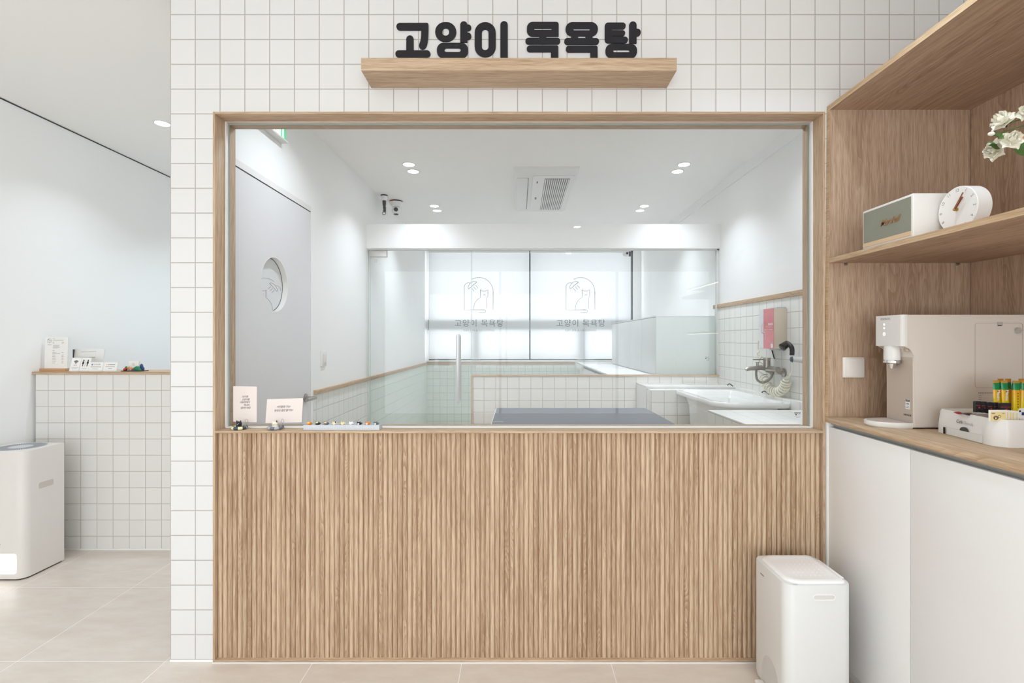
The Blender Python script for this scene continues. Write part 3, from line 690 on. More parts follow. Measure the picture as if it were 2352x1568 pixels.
# sticker, lettering, filter cover
sx = 1.3661
m = MB(); m.prism(rr(-0.266, 1.0535, -0.2455, 1.0875, 0.002), FY, sx, sx+0.0003); st = m.build('caution_sticker', pbr('sticker_white', (238, 240, 240), 0.4), wd, smooth=False)
m = MB(); m.box(sx-0.0003, sx, -0.2645, -0.2465, 1.0795, 1.0865); m.build('sticker_band', DARK, st, smooth=False)
text('주의', 0.006, (sx-0.0005, -0.2555, 1.0828), (0, -1, 0), (0, 0, 1), WPLAST, st, 'lettering', th=0.0001)
m = MB()
for (za, zb, ya, yb) in ((1.070, 1.074, -0.262, -0.249), (1.063, 1.0644, -0.262, -0.251), (1.058, 1.0594, -0.264, -0.248)):
    for k in range(4): m.box(sx-0.0003, sx, ya+(yb-ya)*k/4, ya+(yb-ya)*(k+0.7)/4, za, zb)
m.build('sticker_print', GINK, st, smooth=False)
text('HIMADE', 0.0095, (sx, -0.2545, 1.032), (0, -1, 0), (0, 0, 1), INK, wd, 'lettering', th=0.0002)
FXZ = lambda u, v, t: Vector((u, t, v))
m = MB(); cvr = rr(1.578, 1.131, 1.7435, 1.355, 0.010); cvi = rr(1.5787, 1.1317, 1.7428, 1.3543, 0.0095)
m.ringprism(cvr, cvi, FXZ, BY0-0.0001, BY0-0.0005); m.build('filter_cover_outline', pbr('seam_shadow', (150, 138, 128), 0.6), wd, smooth=False)
m = MB(); m.prism(rr(1.655, 1.344, 1.674, 1.3585, 0.002), FXZ, BY0-0.0001, BY0-0.0012); lc = m.build('cover_latch', pbr('latch_grey', (188, 184, 176), 0.4), wd)
m = MB(); m.box(1.656, 1.669, BY0-0.0017, BY0-0.0012, 1.3445, 1.348); m.build('latch_slot', DARK, lc, smooth=False)
m = MB(); m.prism(rr(1.711, 1.313, 1.740, 1.341, (0.016, 0.002, 0.002, 0.002)), FXZ, BY0-0.0001, BY0-0.0008); kn = m.build('filter_dial', pbr('dial_base', (214, 210, 204), 0.4), wd)
m = MB(); m.cyl((1.7245, BY0-0.0008, 1.329), (1.7245, BY0-0.006, 1.329), 0.0105, n=32); m.box(1.712, 1.737, BY0-0.009, BY0-0.006, 1.3265, 1.3315, 0.001); m.build('knob', pbr('dial_knob', (190, 184, 176), 0.4), kn)
m = MB(); m.box(1.588, 1.66, BY0-0.0004, BY0-0.0001, 1.085, 1.116); rl = m.build('rating_label', CREAM, wd, smooth=False)
m = MB()
for k in range(12): m.box(1.59+k*0.0056, 1.5937+k*0.0056, BY0-0.0007, BY0-0.0004, 1.1115, 1.1145)
for k in range(3): m.box(1.59, 1.60, BY0-0.0007, BY0-0.0004, 1.09+k*0.007, 1.0912+k*0.007)
m.build('label_print', GINK, rl, smooth=False)
for k in range(2):
    for yy in (-0.26, -0.17):
        m = MB(); m.cyl((1.40+0.36*k, yy, WT), (1.40+0.36*k, yy, WT+0.004), 0.012, n=20); m.build('foot', DARK, wd)

# ------------------------------------------------------------------ coffee organiser with contents
og = thing('coffee_organizer', (1.49, -0.46, WT), 'low white rounded organiser tray holding coffee sticks and tea bags', 'organiser')
ogp = [(1.404, -0.345), (1.3995, -0.38), (1.3905, -0.445), (1.3815, -0.51), (1.377, -0.545), (1.392, -0.571), (1.425, -0.582), (1.60, -0.585), (1.64, -0.565), (1.65, -0.50), (1.655, -0.36), (1.63, -0.33), (1.44, -0.325), (1.412, -0.33)]
cgo = Vector((1.515, -0.455))
def oring(f, z, poly=ogp):
    return [Vector((cgo.x+(a-cgo.x)*f, cgo.y+(b_-cgo.y)*f, z)) for a, b_ in poly]
ogs = [(p.x, p.y) for p in smoothpts(ogp, 7, True)]
HT = 0.078
m = MB(); m.loft([oring(1.0, WT, ogs), oring(0.995, WT+0.03, ogs), oring(0.965, WT+HT-0.006, ogs), oring(0.945, WT+HT, ogs), oring(0.895, WT+HT, ogs), oring(0.885, WT+HT-0.012, ogs)], True, True); m.build('tray_body', WPLAST, og, ang=50)
# compartments (recessed floors are set a little below the rim) shown as wells with raised dividers
m = MB(); m.box(1.40, 1.645, -0.448, -0.440, WT+HT-0.013, WT+HT-0.001, 0.002); m.box(1.475, 1.483, -0.565, -0.448, WT+HT-0.013, WT+HT-0.001, 0.002); m.build('divider', WPLAST, og)
ft = Vector((0.027, 0.2, 0)).normalized()      # along the long front face (towards the wall)
fn_ = Vector((-ft.y, ft.x, 0))                 # outward normal (to the left)
def OF(u, v, t):    # u along face from near end, v height, t outwards
    base = Vector((1.377, -0.545, WT)); return base+ft*u+fn_*(t+0.0006-0.0048*(v/HT)**2)+Vector((0, 0, v))
m = MB(); m.prism(rr(0.020, 0.001, 0.165, 0.024, 0.002), OF, 0.0015, 0.0030); m.build('drawer_front', WPLAST, og)
m = MB(); m.prism([(0.092+0.017*math.cos(PI*k/12), 0.0245+0.012*math.sin(PI*k/12)) for k in range(13)], OF, 0.001, 0.0038); m.build('finger_notch', pbr('notch_shadow_recess', (70, 66, 62), 0.7), og)
m = MB(); m.box(1.3955, 1.3985, -0.372, -0.367, WT+0.001, WT+0.022); m.build('drawer_gap', BLACKP, og, smooth=False)
text('Cafe', 0.0150, OF(0.115, 0.050, 0.0012), -ft, Vector((0.2, 0, 1)), GINK, og, 'lettering', th=0.0001, bold=0.0001)
text('Damda', 0.0138, OF(0.078, 0.049, 0.0012), -ft, Vector((0.2, 0, 1)), LINK, og, 'lettering', th=0.0001, bold=-0.0002)

STKH = 0.114
STK_Y, nt, b = newmat('stick_wrapper'); L = nt.links
tc = nt.nodes.new('ShaderNodeTexCoord'); sp = nt.nodes.new('ShaderNodeSeparateXYZ'); L.new(tc.outputs['Object'], sp.inputs[0])
cr = nt.nodes.new('ShaderNodeValToRGB'); cr.color_ramp.interpolation = 'LINEAR'
es = cr.color_ramp.elements; es[0].position = 0; es[0].color = (*lin((226, 208, 20)), 1); es[1].position = 0.42; es[1].color = (*lin((230, 200, 24)), 1)
for pos, c in ((0.74, (232, 168, 28)), (0.755, (22, 140, 82)), (0.93, (20, 130, 76)), (0.94, (196, 148, 60)), (1.0, (190, 140, 60))):
    e = es.new(pos); e.color = (*lin(c), 1)
L.new(math_node(nt, 'DIVIDE', sp.outputs[2], STKH), cr.inputs[0]); L.new(cr.outputs[0], b.inputs['Base Color']); b.inputs['Roughness'].default_value = 0.3
def stick_bm(x, y, z, wd_=0.017, h=0.105, lean=(0, 0), th=0.006):
    mb = MB(); rings = []
    for i, (t, f, g) in enumerate(((0, 1, 0.1), (0.04, 1, 0.1), (0.09, 1, 1), (0.5, 1, 1.15), (0.88, 1, 1), (0.95, 1, 0.1), (1, 1, 0.1))):
        c = Vector((x+lean[0]*t, y+lean[1]*t, z+h*t)); rings.append([c+Vector((wd_*f/2*math.cos(a), th*g/2*math.sin(a), 0)) for a in [2*PI*k/12 for k in range(12)]])
    mb.loft(rings); return mb
def stick(px, lean, label, rot=0.0, y=-0.515, z=WT+HT-0.0115, txt='Maxim', dz=0.0):
    y = y+0.063
    Z = y-CAMY; x = (px-CX)*Z/F
    t = thing('coffee_stick', (x, y, z), label, 'coffee stick', 'yellow coffee sticks standing in the organiser')
    o = stick_bm(x, y, z, 0.0215, STKH+dz, lean).build('wrapper', STK_Y, t)
    if txt == 'Maxim':
        text(txt, 0.0125, (x+lean[0]*0.55+0.001, y-0.0046, z+0.068), (lean[0]/0.105, 0, -1), (1, 0, lean[0]/0.105), pbr('stick_lettering', (240, 240, 232), 0.5), t, 'lettering', th=0.0003, bold=0.0003)
    elif txt:
        mb = MB()
        for k in range(6): mb.box(x-0.0018+lean[0]*0.5, x+0.0018+lean[0]*0.5, y-0.0048, y-0.0042, z+0.03+k*0.0085, z+0.0345+k*0.0085)
        if txt == 'cup': mb.prism(circ(x+lean[0]*0.9, z+0.100, 0.0065, 20, 0.0055), FXZ, y-0.0042, y-0.0030)
        mb.build('print', pbr('stick_print', (170, 112, 48), 0.5) if txt != 'cup' else pbr('cup_print', (208, 224, 222), 0.5), t, smooth=False)
    t.rotation_euler = (0, 0, rot)
    return t
sticks = [(2291, (-0.005, 0), 'leftmost yellow coffee stick with white lettering', 0, -0.50, 'Maxim'), (2311, (-0.006, 0), 'second yellow coffee stick from the left with white lettering', 0, -0.505, 'Maxim'),
          (2327, (-0.004, 0), 'narrow yellow coffee stick turned to show its white cup print, third from left', 0.7, -0.50, 'cup'), (2335, (0.000, 0), 'yellow coffee stick showing small brown print, fourth from left', 0, -0.51, 'p'),
          (2352, (0.004, 0), 'yellow coffee stick with a pale round emblem at the right edge', 0, -0.515, 'cup')]
for px, ln, lb, rt, yy, tx in sticks: stick(px, ln, lb, rt, yy, txt=tx)
for px, ln, lb in ((2298, (0.0, 0), 'coffee stick half hidden behind the leftmost pair'), (2318, (-0.004, 0), 'brown-shaded coffee stick in the rear row, behind the gap after the second'), (2346, (0.0, 0), 'coffee stick in the rear row near the right edge')):
    stick(px, ln, lb, 0.1, -0.475, txt=None, dz=0.004)
# cup emblem
p = P(2351, 883, 1.475)
# black pouches
POU = pbr('black_pouch', (38, 38, 42), 0.45); RED = pbr('red_print', (190, 60, 56), 0.5)
for i, (px, py, w_, Zp, lb) in enumerate(((2246, 921, 0.019, 1.535, 'leftmost black sachet with a red stripe'), (2260, 922, 0.019, 1.53, 'second black sachet with a red stripe'), (2274, 923.5, 0.020, 1.522, 'third black sachet with a red stripe, behind the tea bags'),
                                        (2288, 924, 0.018, 1.515, 'fourth black sachet, partly behind the third'), (2308, 925, 0.032, 1.50, 'widest black sachet, rightmost of the row'))):
    p = P(px, py, Zp); t = thing('black_sachet', (p.x, p.y, p.z-0.05), lb, 'sachet', 'black sachets in the organiser')
    m = MB(); pl = rr(p.x-w_/2, p.z-0.034, p.x+w_/2, p.z, (0.001, 0.001, 0.004, 0.004))
    m.prism(pl, FXZ, p.y-0.003, p.y+0.006); m.build('wrapper', POU, t)
    m = MB(); m.box(p.x-w_/2+0.0003, p.x+w_/2-0.0003, p.y-0.0036, p.y-0.003, p.z-0.0130, p.z-0.0117); m.build('red_stripe', RED, t, smooth=False)
    m = MB()
    for k in range(3): m.box(p.x-0.001+0.003*k, p.x+0.001+0.003*k, p.y-0.0036, p.y-0.003, p.z-0.022, p.z-0.017)
    m.build('red_print', RED, t, smooth=False)
# tea bags
TB = pbr('tea_bag_paper', (242, 240, 234), 0.6); TBY = pbr('tea_bag_yellow', (238, 220, 160), 0.6); TBR = pbr('tea_bag_brown', (120, 92, 74), 0.6)
for i in range(8):
    px = 2292+i*(6.5 if i < 4 else 5.5); Zp = 1.438+0.004*i
    lb = 'front tea bag envelope with a yellow panel and brown teapot print' if i == 0 else None
    names = ['', 'tea bag envelope directly behind the front one', 'third tea bag envelope in the row', 'fourth tea bag envelope in the row', 'fifth tea bag envelope in the row', 'sixth tea bag envelope in the row', 'seventh tea bag envelope in the row', 'last tea bag envelope in the row, nearest the blue-white card']
    p = P(px, 941+i*0.6, Zp); t = thing('tea_bag', (p.x, p.y, p.z-0.04), lb or names[i], 'tea bag', 'white tea bag envelopes in the organiser')
    m = MB(); m.box(p.x-0.0265, p.x+0.0265, p.y, p.y+0.0012, p.z-0.032, p.z, 0.0004); m.build('envelope', TB, t)
    m = MB(); m.box(p.x-0.0215, p.x+0.0225, p.y-0.0003, p.y, p.z-0.032, p.z-0.0055); yl = m.build('yellow_panel', TBY, t, smooth=False)
    if i == 0:
        m = MB(); m.prism(circ(p.x-0.006, p.z-0.023, 0.0075, 24, 0.006), FXZ, p.y-0.0006, p.y-0.0003); m.ringprism(circ(p.x+0.004, p.z-0.019, 0.0042), circ(p.x+0.004, p.z-0.019, 0.003), FXZ, p.y-0.0006, p.y-0.0003); m.build('teapot_print', TBR, yl, smooth=False)
        m = MB(); m.prism(circ(p.x-0.0065, p.z-0.024, 0.002, 12, 0.0028), FXZ, p.y-0.0008, p.y-0.0006); m.build('print_highlight', TB, yl, smooth=False)
        m = MB()
        for k in range(4): m.box(p.x-0.0185+0.0026*k, p.x-0.0168+0.0026*k, p.y-0.0006, p.y-0.0003, p.z-0.0115, p.z-0.0085)
        for k in range(3): m.box(p.x+0.012+0.0026*k, p.x+0.0138+0.0026*k, p.y-0.0006, p.y-0.0003, p.z-0.0112, p.z-0.0097)
        m.build('caption', GINK, yl, smooth=False)
# small foil packets lying in the left well
FOIL = pbr('foil_packet', (196, 196, 200), 0.3, 0.5); 
for i, (px, py, c, lb, rz) in enumerate(((2203, 942, (170, 40, 50), 'small red packet lying in the left well', 0.4), (2218, 944, None, 'silver foil packet lying in the left well', -0.5), (2231, 946, (226, 178, 70), 'small yellow packet lying in the left well', 0.3), (2238, 942, None, 'silver foil packet against the right side of the left well', 0.9), (2226, 940, (90, 66, 76), 'dark plum packet at the back of the left well', 0.1))):
    Zp = 1.565-0.006*i; p = P(px, py, Zp)
    mt = FOIL if c is None else pbr('packet_%d' % i, c, 0.4)
    t = thing('sugar_packet', (p.x, p.y, WT+HT-0.006), lb, 'packet', 'small packets in the left well of the organiser')
    m = MB(); M_ = Matrix.Rotation(rz, 4, 'Z') @ Matrix.Rotation(0.25, 4, 'X')
    pts = []
    rings = []
    for tt, hh in ((-1, 0.0006), (-0.8, 0.0006), (-0.5, 0.003), (0, 0.0035), (0.5, 0.003), (0.8, 0.0006), (1, 0.0006)):
        rings.append([Vector((t.location.x, t.location.y, t.location.z+0.006))+M_ @ Vector((tt*0.017, 0.008*math.cos(a), hh*math.sin(a))) for a in [2*PI*k/10 for k in range(10)]])
    m.loft(rings); m.build('foil_wrapper', mt, t)
cd = thing('counter_card', (1.62, -0.53, WT+HT-0.012), 'small white card with dark blue print at the right edge of the organiser', 'card')
p = P(2349, 937, 1.46)
m = MB(); m.prism(rr(p.x-0.012, p.z-0.034, p.x+0.03, p.z, 0.008), FXZ, p.y, p.y+0.0012); m.build('card', WPLAST, cd)
m = MB(); m.box(p.x-0.003, p.x+0.03, p.y-0.0003, p.y, p.z-0.021, p.z-0.012); m.prism(circ(p.x-0.008, p.z-0.009, 0.003, 16), FXZ, p.y-0.0003, p.y); m.build('blue_print', pbr('navy_print', (44, 54, 110), 0.5), cd, smooth=False)

# ------------------------------------------------------------------ pedal bin
bn = thing('pedal_bin', (1.04, -0.172, 0), 'tall white rectangular pedal bin standing against the fluted oak front', 'bin')
BX0, BX1, BYa, BYb, BH = 0.918, 1.152, -0.292, -0.052, 0.452
def bring(dx, z, r=0.035): return [Vector((a, b_, z)) for a, b_ in rr(BX0+dx, BYa+dx, BX1-dx, BYb-dx, r, 8)]
m = MB(); m.loft([bring(0.003, 0.004), bring(0, 0.02), bring(0, BH-0.004), bring(0.0015, BH-0.0008), bring(0.004, BH)]); m.build('bin_body', pbr('bin_body_white', (222, 222, 221), 0.4), bn, ang=40)
BW2 = pbr('bin_lid_white', (244, 242, 241), 0.3)
lid = rr(BX0+0.013, BYa+0.006, BX1-0.0, BYb-0.008, (0.05, 0.012, 0.012, 0.05), 8)
m = MB(); lc_ = lambda f, z: [Vector((1.035+(a-1.035)*f, -0.172+(b_+0.172)*f, z)) for a, b_ in rr(BX0+0.013, BYa+0.010, BX1-0.016, BYb-0.012, (0.045, 0.02, 0.02, 0.045), 8)]
m.loft([lc_(1.0, BH+0.0002), lc_(1.0, BH+0.004), lc_(0.97, BH+0.007), lc_(0.84, BH+0.0085), lc_(0.80, BH+0.0075), lc_(0.4, BH+0.008)]); m.box(BX1-0.03, BX1-0.003, BYa+0.045, BYb-0.05, BH+0.0003, BH+0.0045, 0.002); ld = m.build('lid', BW2, bn, ang=50)
m = MB()
for i in range(7):
    for j in range(6):
        m.sphere((0.985+0.017*i+0.003*j, -0.235+0.022*j, BH+0.0079), 0.0012, seg=6, rings=4)
m.build('lid_dimples', BW2, ld)
m = MB(); m.ringprism(rr(1.012, 0.4005, 1.089, 0.4205, 0.010, 8), rr(1.0145, 0.4030, 1.0865, 0.4180, 0.0075, 8), FXZ, BYa-0.0012, BYa+0.001); m.build('handle_rim', BW2, bn)
m = MB(); m.prism(rr(1.0145, 0.4030, 1.0865, 0.4180, 0.0075, 8), FXZ, BYa+0.0002, BYa-0.0003); m.build('handle_recess', pbr('recess_grey_white', (214, 213, 209), 0.5), bn)
m = MB(); m.prism([(-0.245+0.0, 0.02)]+[(-0.185-0.062*math.cos(PI*k/16), 0.02+0.115*math.sin(PI*k/16)**0.7) for k in range(17)]+[(-0.123, 0.02)], FY, BX0-0.0004, BX0+0.001); m.build('pedal_opening', pbr('pedal_recess', (206, 205, 202), 0.5), bn)
m = MB(); m.box(BX0-0.03, BX0+0.0, -0.245, -0.128, 0.006, 0.018, 0.003); m.build('pedal', BW2, bn)
text('YUDA', 0.010, (BX0-0.0003, -0.125, 0.405), (0, -1, 0), (0, 0, 1), GINK, bn, 'lettering', th=0.0002) if False else None
m = MB()
for k in range(4): m.box(BX0-0.0004, BX0+0.0002, -0.118-0.007*k, -0.1135-0.007*k, 0.408, 0.413)
m.build('badge_print', GINK, bn, smooth=False)
m = MB(); m.box(0.947, 0.962, -0.289, -0.284, BH+0.0001, BH+0.0014, 0.0005); m.build('front_notch', pbr('notch_grey', (196, 196, 196), 0.5), bn)

# ------------------------------------------------------------------ air purifier at left
ap = thing('air_purifier', (-2.815, 0.80, 0), 'tall white air purifier with round top grille and glowing base opening, at the left edge', 'air purifier')
AX0, AX1, AY0, AY1, AH = -2.965, -2.668, 0.672, 0.916, 0.694
def aring(dx, z, r=0.045): return [Vector((a, b_, z)) for a, b_ in rr(AX0+dx, AY0+dx, AX1-dx, AY1-dx, (r, r, 0.006, 0.006), 10)]
APM = pbr('purifier_white', (226, 221, 216), 0.4)
m = MB(); m.loft([aring(0.004, 0.006), aring(0, 0.009), aring(0, AH-0.004), aring(0.0012, AH-0.001), aring(0.004, AH)]); m.build('housing', APM, ap, ang=40)
m = MB(); m.loft([aring(0.008, 0.0, 0.04), aring(0.008, 0.006, 0.04)]); m.build('base_plinth', DARK, ap)
gc = Vector((-2.808, 0.797)); 
m = MB(); m.ringprism(circ(gc.x, gc.y, 0.113, 64), circ(gc.x, gc.y, 0.052, 64), lambda u, v, t: Vector((u, v, t)), AH+0.0002, AH+0.0012); gr = m.build('top_grille', pbr('grille_grey', (176, 180, 186), 0.5), ap)
m = MB()
for k in range(60):
    a = 2*PI*k/60; d = Vector((math.cos(a), math.sin(a), 0)); s_ = Vector((-d.y, d.x, 0))*0.0008; c0 = Vector((gc.x, gc.y, AH+0.0013))
    m.face([c0+d*0.055-s_, c0+d*0.106-s_*1.6, c0+d*0.106+s_*1.6, c0+d*0.055+s_])
m.build('grille_slots', DARK, gr, smooth=False)
m = MB(); m.cyl((gc.x, gc.y, AH+0.0002), (gc.x, gc.y, AH+0.0018), 0.051, n=48); m.build('grille_hub', pbr('hub_grey', (206, 208, 212), 0.4), gr)
m = MB(); m.ringprism(circ(gc.x, gc.y, 0.117, 64), circ(gc.x, gc.y, 0.113, 64), lambda u, v, t: Vector((u, v, t)), AH+0.0002, AH+0.002); m.build('grille_ring', WPLAST, ap)
HP = pbr('handle_pocket', (206, 198, 190), 0.5)
m = MB(); m.prism(rr(0.758, 0.468, 0.845, 0.502, 0.009), FY, AX1+0.0001, AX1+0.0006); m.build('handle_recess', HP, ap)
m = MB(); m.prism(rr(-2.93, 0.036, -2.706, 0.144, 0.014), FXZ, AY0-0.0006, AY0+0.001); m.build('lit_opening', emis('purifier_glow', (255, 254, 250), 1.6), ap)
text('YUDA', 0.011, (-2.805, AY0-0.0005, 0.196), (1, 0, 0), (0, 0, 1), GINK, ap, 'lettering', th=0.0002)

# ------------------------------------------------------------------ reception half wall and things on it
T_HALF = tiles('half_wall_tile', 'x', 'z', -2.907, 0.084, 0.1, 0.1, (230, 228, 225), (188, 182, 174), 0.0018, 0.25, 0.03)
m = MB(); m.box(-2.984, -1.4055, 1.065, 1.215, 0.0, 1.083); struct(m.build('wall_half', T_HALF, smooth=False), 'low white tiled reception wall at the left', 'half wall')
m = MB(); m.box(-2.984, -1.4055, 1.059, 1.0648, 0, 0.009, 0.001); struct(m.build('baseboard_half', CAULK), 'white sealant strip at the foot of the reception half wall', 'baseboard')
m = MB(); m.box(-2.999, -1.4055, 1.055, 1.30, 1.083, 1.099, 0.001); struct(m.build('trim_12', OAK_X), 'oak capping board on the reception half wall', 'trim')
LZ = 1.0992; S3 = 3.1/F
def LP(px, py, Z=3.12): return P(px, py, Z)
PAPER = pbr('white_paper', (240, 238, 235), 0.6); ACR = pbr('frosted_acrylic', (232, 234, 234), 0.2)
# menu on a wooden block
p0 = LP(95, 852, 3.12); p1 = LP(154, 852, 3.12)
mn = thing('menu_stand', ((p0.x+p1.x)/2, 1.12, LZ), 'tall white price list standing in a wooden block', 'menu stand')
m = MB(); m.box(p0.x, p1.x, 1.105, 1.155, LZ, LZ+0.018, 0.001); m.build('wooden_block', pbr('beech', (206, 160, 120), 0.5, var=0.1, bscale=90), mn)
m = MB(); m.prism([(1.118, LZ+0.018), (1.124, LZ+0.215), (1.1265, LZ+0.215), (1.1205, LZ+0.018)], lambda u, v, t: Vector((t, u, v)), p0.x+0.022, p1.x+0.003); mp_ = m.build('price_sheet', PAPER, mn, smooth=False)
m = MB(); m.prism([(1.137, LZ+0.018), (1.141, LZ+0.18), (1.143, LZ+0.18), (1.139, LZ+0.018)], lambda u, v, t: Vector((t, u, v)), p0.x+0.002, p1.x-0.02); m.build('rear_sheet', PAPER, mn, smooth=False)
def MS(u, v, t): # on the price sheet: u metres from its left, v from its bottom
    return Vector((p0.x+0.022+u, 1.118+v*0.0305-t, LZ+0.018+v))
m = MB(); logo(m, lambda u, v, t: MS(0.026+u, 0.175+v, t), 0.00006, 0.0011, 0.0004, 0.0008, False)
m.build('printed_logo', LINK, mp_, smooth=False)
m = MB()
for k, (v, a, b_) in enumerate([(0.187, .048, .058), (0.177, .048, .115), (0.164, .048, .056), (0.158, .048, .056), (0.145, .050, .090), (0.139, .050, .082), (0.133, .050, .092), (0.127, .050, .080), (0.111, .048, .058), (0.099, .048, .062), (0.094, .048, .095), (0.084, .048, .062), (0.074, .048, .062), (0.064, .048, .066), (0.054, .048, .07), (0.044, .048, .066), (0.034, .048, .064)]):
    q = a
    while q < b_: m.prism([(q, v-0.0012), (q+0.0032, v-0.0012), (q+0.0032, v+0.0012), (q, v+0.0012)], MS, 0.0004, 0.0008); q += 0.0045
    if k in (2, 3, 9, 11, 12, 13, 14, 15, 16):
        for q in (0.105, 0.1095, 0.114): m.prism([(q, v-0.0012), (q+0.0035, v-0.0012), (q+0.0035, v+0.0012), (q, v+0.0012)], MS, 0.0004, 0.0008)
for q in (0.016, 0.021, 0.026, 0.031, 0.036): m.prism([(q, .146), (q+0.0035, .146), (q+0.0035, .149), (q, .149)], MS, 0.0004, 0.0008)
m.build('printed_text', LINK, mp_, smooth=False)
# leaning white framed card
a0 = LP(161, 850, 3.2); a1 = LP(229, 802, 3.2)
fc = thing('leaning_card_frame', (a0.x+0.09, 1.25, LZ), 'wide white framed card standing behind the small sign stands', 'frame')
m = MB(); m.prism([(1.215, LZ), (1.235, LZ+0.138), (1.243, LZ+0.138), (1.223, LZ)], lambda u, v, t: Vector((t, u, v)), a0.x, a1.x); ff = m.build('frame', PAPER, fc, smooth=False)
def FCF(u, v, t): return Vector((a0.x+u, 1.215+v*0.145-t, LZ+v))
m = MB(); m.prism([(0.042, 0.082), (0.140, 0.085), (0.140, 0.120), (0.042, 0.117)], FCF, 0.0005, 0.002); m.build('inner_card', PAPER, fc, smooth=False)
m = MB(); m.prism([(0.042, 0.118), (0.140, 0.121), (0.140, 0.1225), (0.042, 0.1195)], FCF, 0.0005, 0.001); m.prism([(0.10, 0.081), (0.140, 0.082), (0.140, 0.0835), (0.10, 0.0825)], FCF, 0.0005, 0.0022); m.build('card_edge', GINK, fc, smooth=False)
m = MB(); m.box(a0.x-0.003, a0.x-0.0002, 1.222, 1.236, LZ+0.02, LZ+0.135); m.build('dark_edge', DARK, fc, smooth=False)
# four acrylic sign stands
def signstand(pxl, pxr, pyt, label, deco):
    Z = 3.10; xl = (pxl-CX)*Z/F; xr = (pxr-CX)*Z/F; h = (853-pyt)*Z/F; y = Z+CAMY; lean = 0.30
    t = thing('sign_stand', ((xl+xr)/2, y+0.01, LZ), label, 'sign stand', 'small acrylic sign stands on the reception ledge')
    mb = MB(); mb.prism([(y, LZ+0.001), (y+h*lean, LZ+h), (y+h*lean+0.003, LZ+h), (y+0.003, LZ+0.001)], lambda u, v, q: Vector((q, u, v)), xl, xr); pn = mb.build('acrylic_panel', ACR, t, smooth=False)
    mb = MB(); mb.box(xl+0.01, xr-0.01, y, y+0.05, LZ, LZ+0.0015); mb.build('foot', ACR, t, smooth=False)
    fn = lambda u, v, q: Vector((xl+u, y+v*lean-q, LZ+v))
    mb = MB(); mb.prism(rr(0.004, 0.007, xr-xl-0.004, h-0.004, 0.004), fn, 0.0002, 0.0007); pp = mb.build('card', PAPER, t, smooth=False)
    deco(fn, xr-xl, h, pp)
def bars(mb, fn, cx, v, w_, hh=0.003, step=0.0052):
    q = cx-w_/2
    while q < cx+w_/2-0.001: mb.prism([(q, v-hh/2), (q+step*0.72, v-hh/2), (q+step*0.72, v+hh/2), (q, v+hh/2)], fn, 0.0007, 0.001); q += step
def d_wifi(fn, W, H, pp):
    mb = MB(); c = (W/2, H-0.037)
    for r_ in (0.007, 0.013, 0.019):
        pts = [(c[0]+r_*math.cos(math.radians(a)), c[1]+r_*math.sin(math.radians(a))) for a in range(45, 136, 9)]; mb.ribbon(pts, 0.0042, fn, 0.0007, 0.001)
    mb.prism(circ(c[0], c[1]+0.0005, 0.0025, 12), fn, 0.0007, 0.001); mb.build('wifi_symbol', INK, pp, smooth=False)
    text('Wi-Fi', 0.009, fn(W/2, H-0.047, 0.001), (1, 0, 0), (0, 0.3, 1), GINK, pp, 'lettering', th=0.0001)
    mb = MB(); bars(mb, fn, W/2, H-0.060, 0.042, 0.0022, 0.004); bars(mb, fn, W/2, H-0.067, 0.032, 0.0022, 0.004); mb.build('print_lines', LINK, pp, smooth=False)
def d_wc(fn, W, H, pp):
    mb = MB()
    for s_, sk in ((-1, True), (1, False)):
        cx = W/2+s_*0.014; cy = H-0.016
        mb.prism(circ(cx, cy, 0.0042, 16), fn, 0.0007, 0.001)
        body = [(cx-0.0045, cy-0.006), (cx+0.0045, cy-0.006), (cx+0.0065, cy-0.022), (cx+0.0025, cy-0.022), (cx+0.002, cy-0.037), (cx-0.002, cy-0.037), (cx-0.0025, cy-0.022), (cx-0.0065, cy-0.022)] if sk else [(cx-0.006, cy-0.006), (cx+0.006, cy-0.006), (cx+0.0055, cy-0.021), (cx+0.003, cy-0.021), (cx+0.0025, cy-0.037), (cx-0.0025, cy-0.037), (cx-0.003, cy-0.021), (cx-0.0055, cy-0.021)]
        mb.prism(body, fn, 0.0007, 0.001)
    mb.box  # keep
    mb.prism([(W/2-0.0006, H-0.052), (W/2+0.0006, H-0.052), (W/2+0.0006, H-0.012), (W/2-0.0006, H-0.012)], fn, 0.0007, 0.001); mb.build('toilet_symbol', INK, pp, smooth=False)
    mb = MB(); bars(mb, fn, W/2, H-0.066, 0.030, 0.0022, 0.004); mb.build('print_lines', LINK, pp, smooth=False)
def d_park(fn, W, H, pp):
    mb = MB(); mb.prism(rr(W/2-0.030, H-0.020, W/2-0.020, H-0.010, 0.0015), fn, 0.0007, 0.001); bx_ = mb.build('parking_symbol', pbr('parking_blue', (64, 96, 150), 0.5), pp, smooth=False)
    text('P', 0.009, fn(W/2-0.025, H-0.015, 0.0013), (1, 0, 0), (0, 0.3, 1), PAPER, bx_, 'lettering', th=0.0001)
    text('주차등록', 0.011, fn(W/2+0.006, H-0.015, 0.001), (1, 0, 0), (0, 0.3, 1), GINK, pp, 'lettering', th=0.0001)
    mb = MB(); bars(mb, fn, W/2, H-0.029, 0.064, 0.004, 0.006); bars(mb, fn, W/2-0.002, H-0.041, 0.034, 0.0018, 0.004); mb.build('print_lines', GINK, pp, smooth=False)
